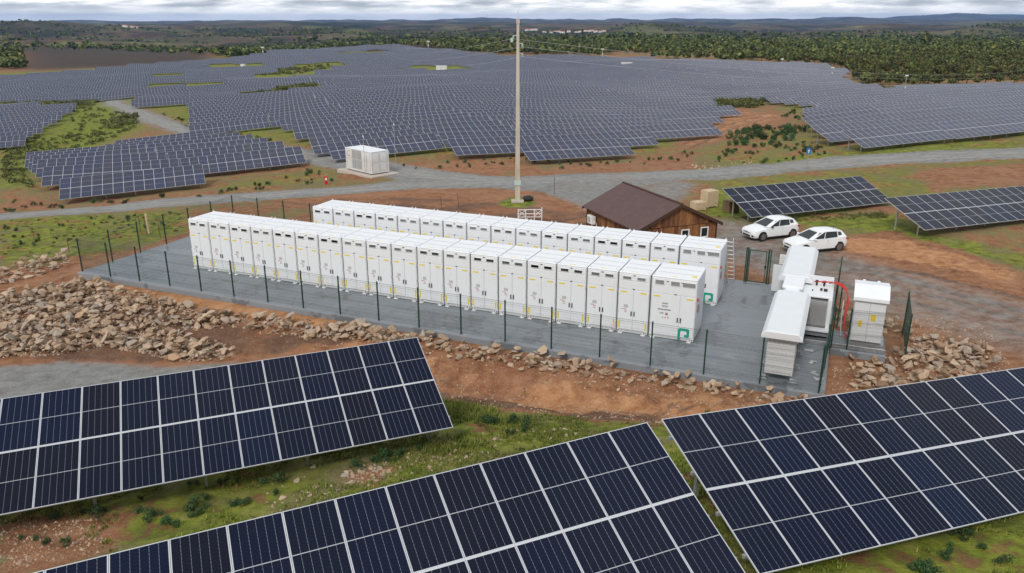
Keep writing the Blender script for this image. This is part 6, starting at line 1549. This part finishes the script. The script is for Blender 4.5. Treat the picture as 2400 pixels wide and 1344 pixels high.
# grass of the foreground slope
rg = np.random.default_rng(9); gx = rg.uniform(-22, 30, 90000); gy = rg.uniform(9, 30, 90000)
ix = np.clip(np.searchsorted(xs, gx), 0, nx - 1); iy = np.clip(np.searchsorted(ys, gy), 0, ny - 1)
pat = m_grass[iy, ix] + .14 + (vnoise(gx / 1.6, gy / 1.6, 71) - .5) * .9 + (vnoise(gx / .5, gy / .5, 72) - .5) * .5
keep = (pat > .72) & (np.abs(gx) < gy * .72 + 4); gx, gy = gx[keep][:36000], gy[keep][:36000]; gzv = ground_h(gx, gy); n = len(gx)
hgt = rg.uniform(.03, .12, n) * (1 + 1.1 * (vnoise(gx / 2.5, gy / 2.5, 73) > .62)); V = []; 
for b_ in range(4):
    a_ = rg.uniform(0, 6.28, n); w_ = rg.uniform(.010, .022, n); ln = rg.uniform(.2, .9, n) * hgt; ox, oy = rg.normal(0, .05, n), rg.normal(0, .05, n); ca, sa = np.cos(a_), np.sin(a_)
    p0 = np.stack([gx + ox - sa * w_, gy + oy + ca * w_, gzv - .01], 1); p1 = np.stack([gx + ox + sa * w_, gy + oy - ca * w_, gzv - .01], 1); p2 = np.stack([gx + ox + ca * ln, gy + oy + sa * ln, gzv + hgt], 1); V.append(np.stack([p0, p1, p2], 1).reshape(-1, 3))
V = np.concatenate(V); gm_ = bpy.data.meshes.new('grass'); gm_.vertices.add(len(V)); gm_.vertices.foreach_set('co', V.ravel().astype(np.float32)); nf = len(V) // 3
gm_.loops.add(len(V)); gm_.loops.foreach_set('vertex_index', np.arange(len(V), dtype=np.int32)); gm_.polygons.add(nf); gm_.polygons.foreach_set('loop_start', np.arange(0, len(V), 3, dtype=np.int32)); gm_.polygons.foreach_set('loop_total', np.full(nf, 3, np.int32)); gm_.update(); gm_.validate(); gm_.materials.append(M['leaf_grass'])
link('grass', gm_, label='short green grass on the foreground slope', cat='grass', kind='stuff')

# ------------------------------------------------------------------ village on the far hill
rg = np.random.default_rng(33)
HS = [(1236 + 9.5 * i + rg.uniform(-3, 3), (70.5 if i < 3 else 75.5) + rg.uniform(-1.5, 2) - (2.5 if i > 13 else 0), 'white house of the village on the far hill behind the pole', 'village houses') for i in range(20) if i not in (3, 5, 11)] + [(293 + 7 * i, 61.5 + .8 * i, 'white house on the far left ridge', 'houses on the far ridge') for i in range(5)]
for u, v, lab, gp in HS:
    p = at(u, v + 2); s_ = p[1] / F_PX; w_, h_, d_ = rg.uniform(6, 11) * s_ / 2, rg.uniform(2.8, 4.4) * s_, rg.uniform(4, 6) * s_ / 2; t = thing('village_house', lab, 'house', (p[0], p[1], gh(p[0], p[1]) - 1), rg.uniform(-.4, .4), gp)
    m = MB(); m.box(-w_, w_, -d_, d_, 0, h_); m.build('wall', ['house_white'], t); m = MB(); m.prism([(-d_ * 1.1, h_), (d_ * 1.1, h_), (0, h_ + d_ * .5)], 'x', -w_ * 1.05, w_ * 1.05); m.build('roof', ['house_roof'], t)
    for k in (-1, 1): m = MB(); m.box(k * w_ * .5 - w_ * .1, k * w_ * .5 + w_ * .1, -d_ - .1, -d_ + .1, h_ * .35, h_ * .7); m.build('window', ['glass_dark'], t)
print('PLANTS', len(oki), nsh)
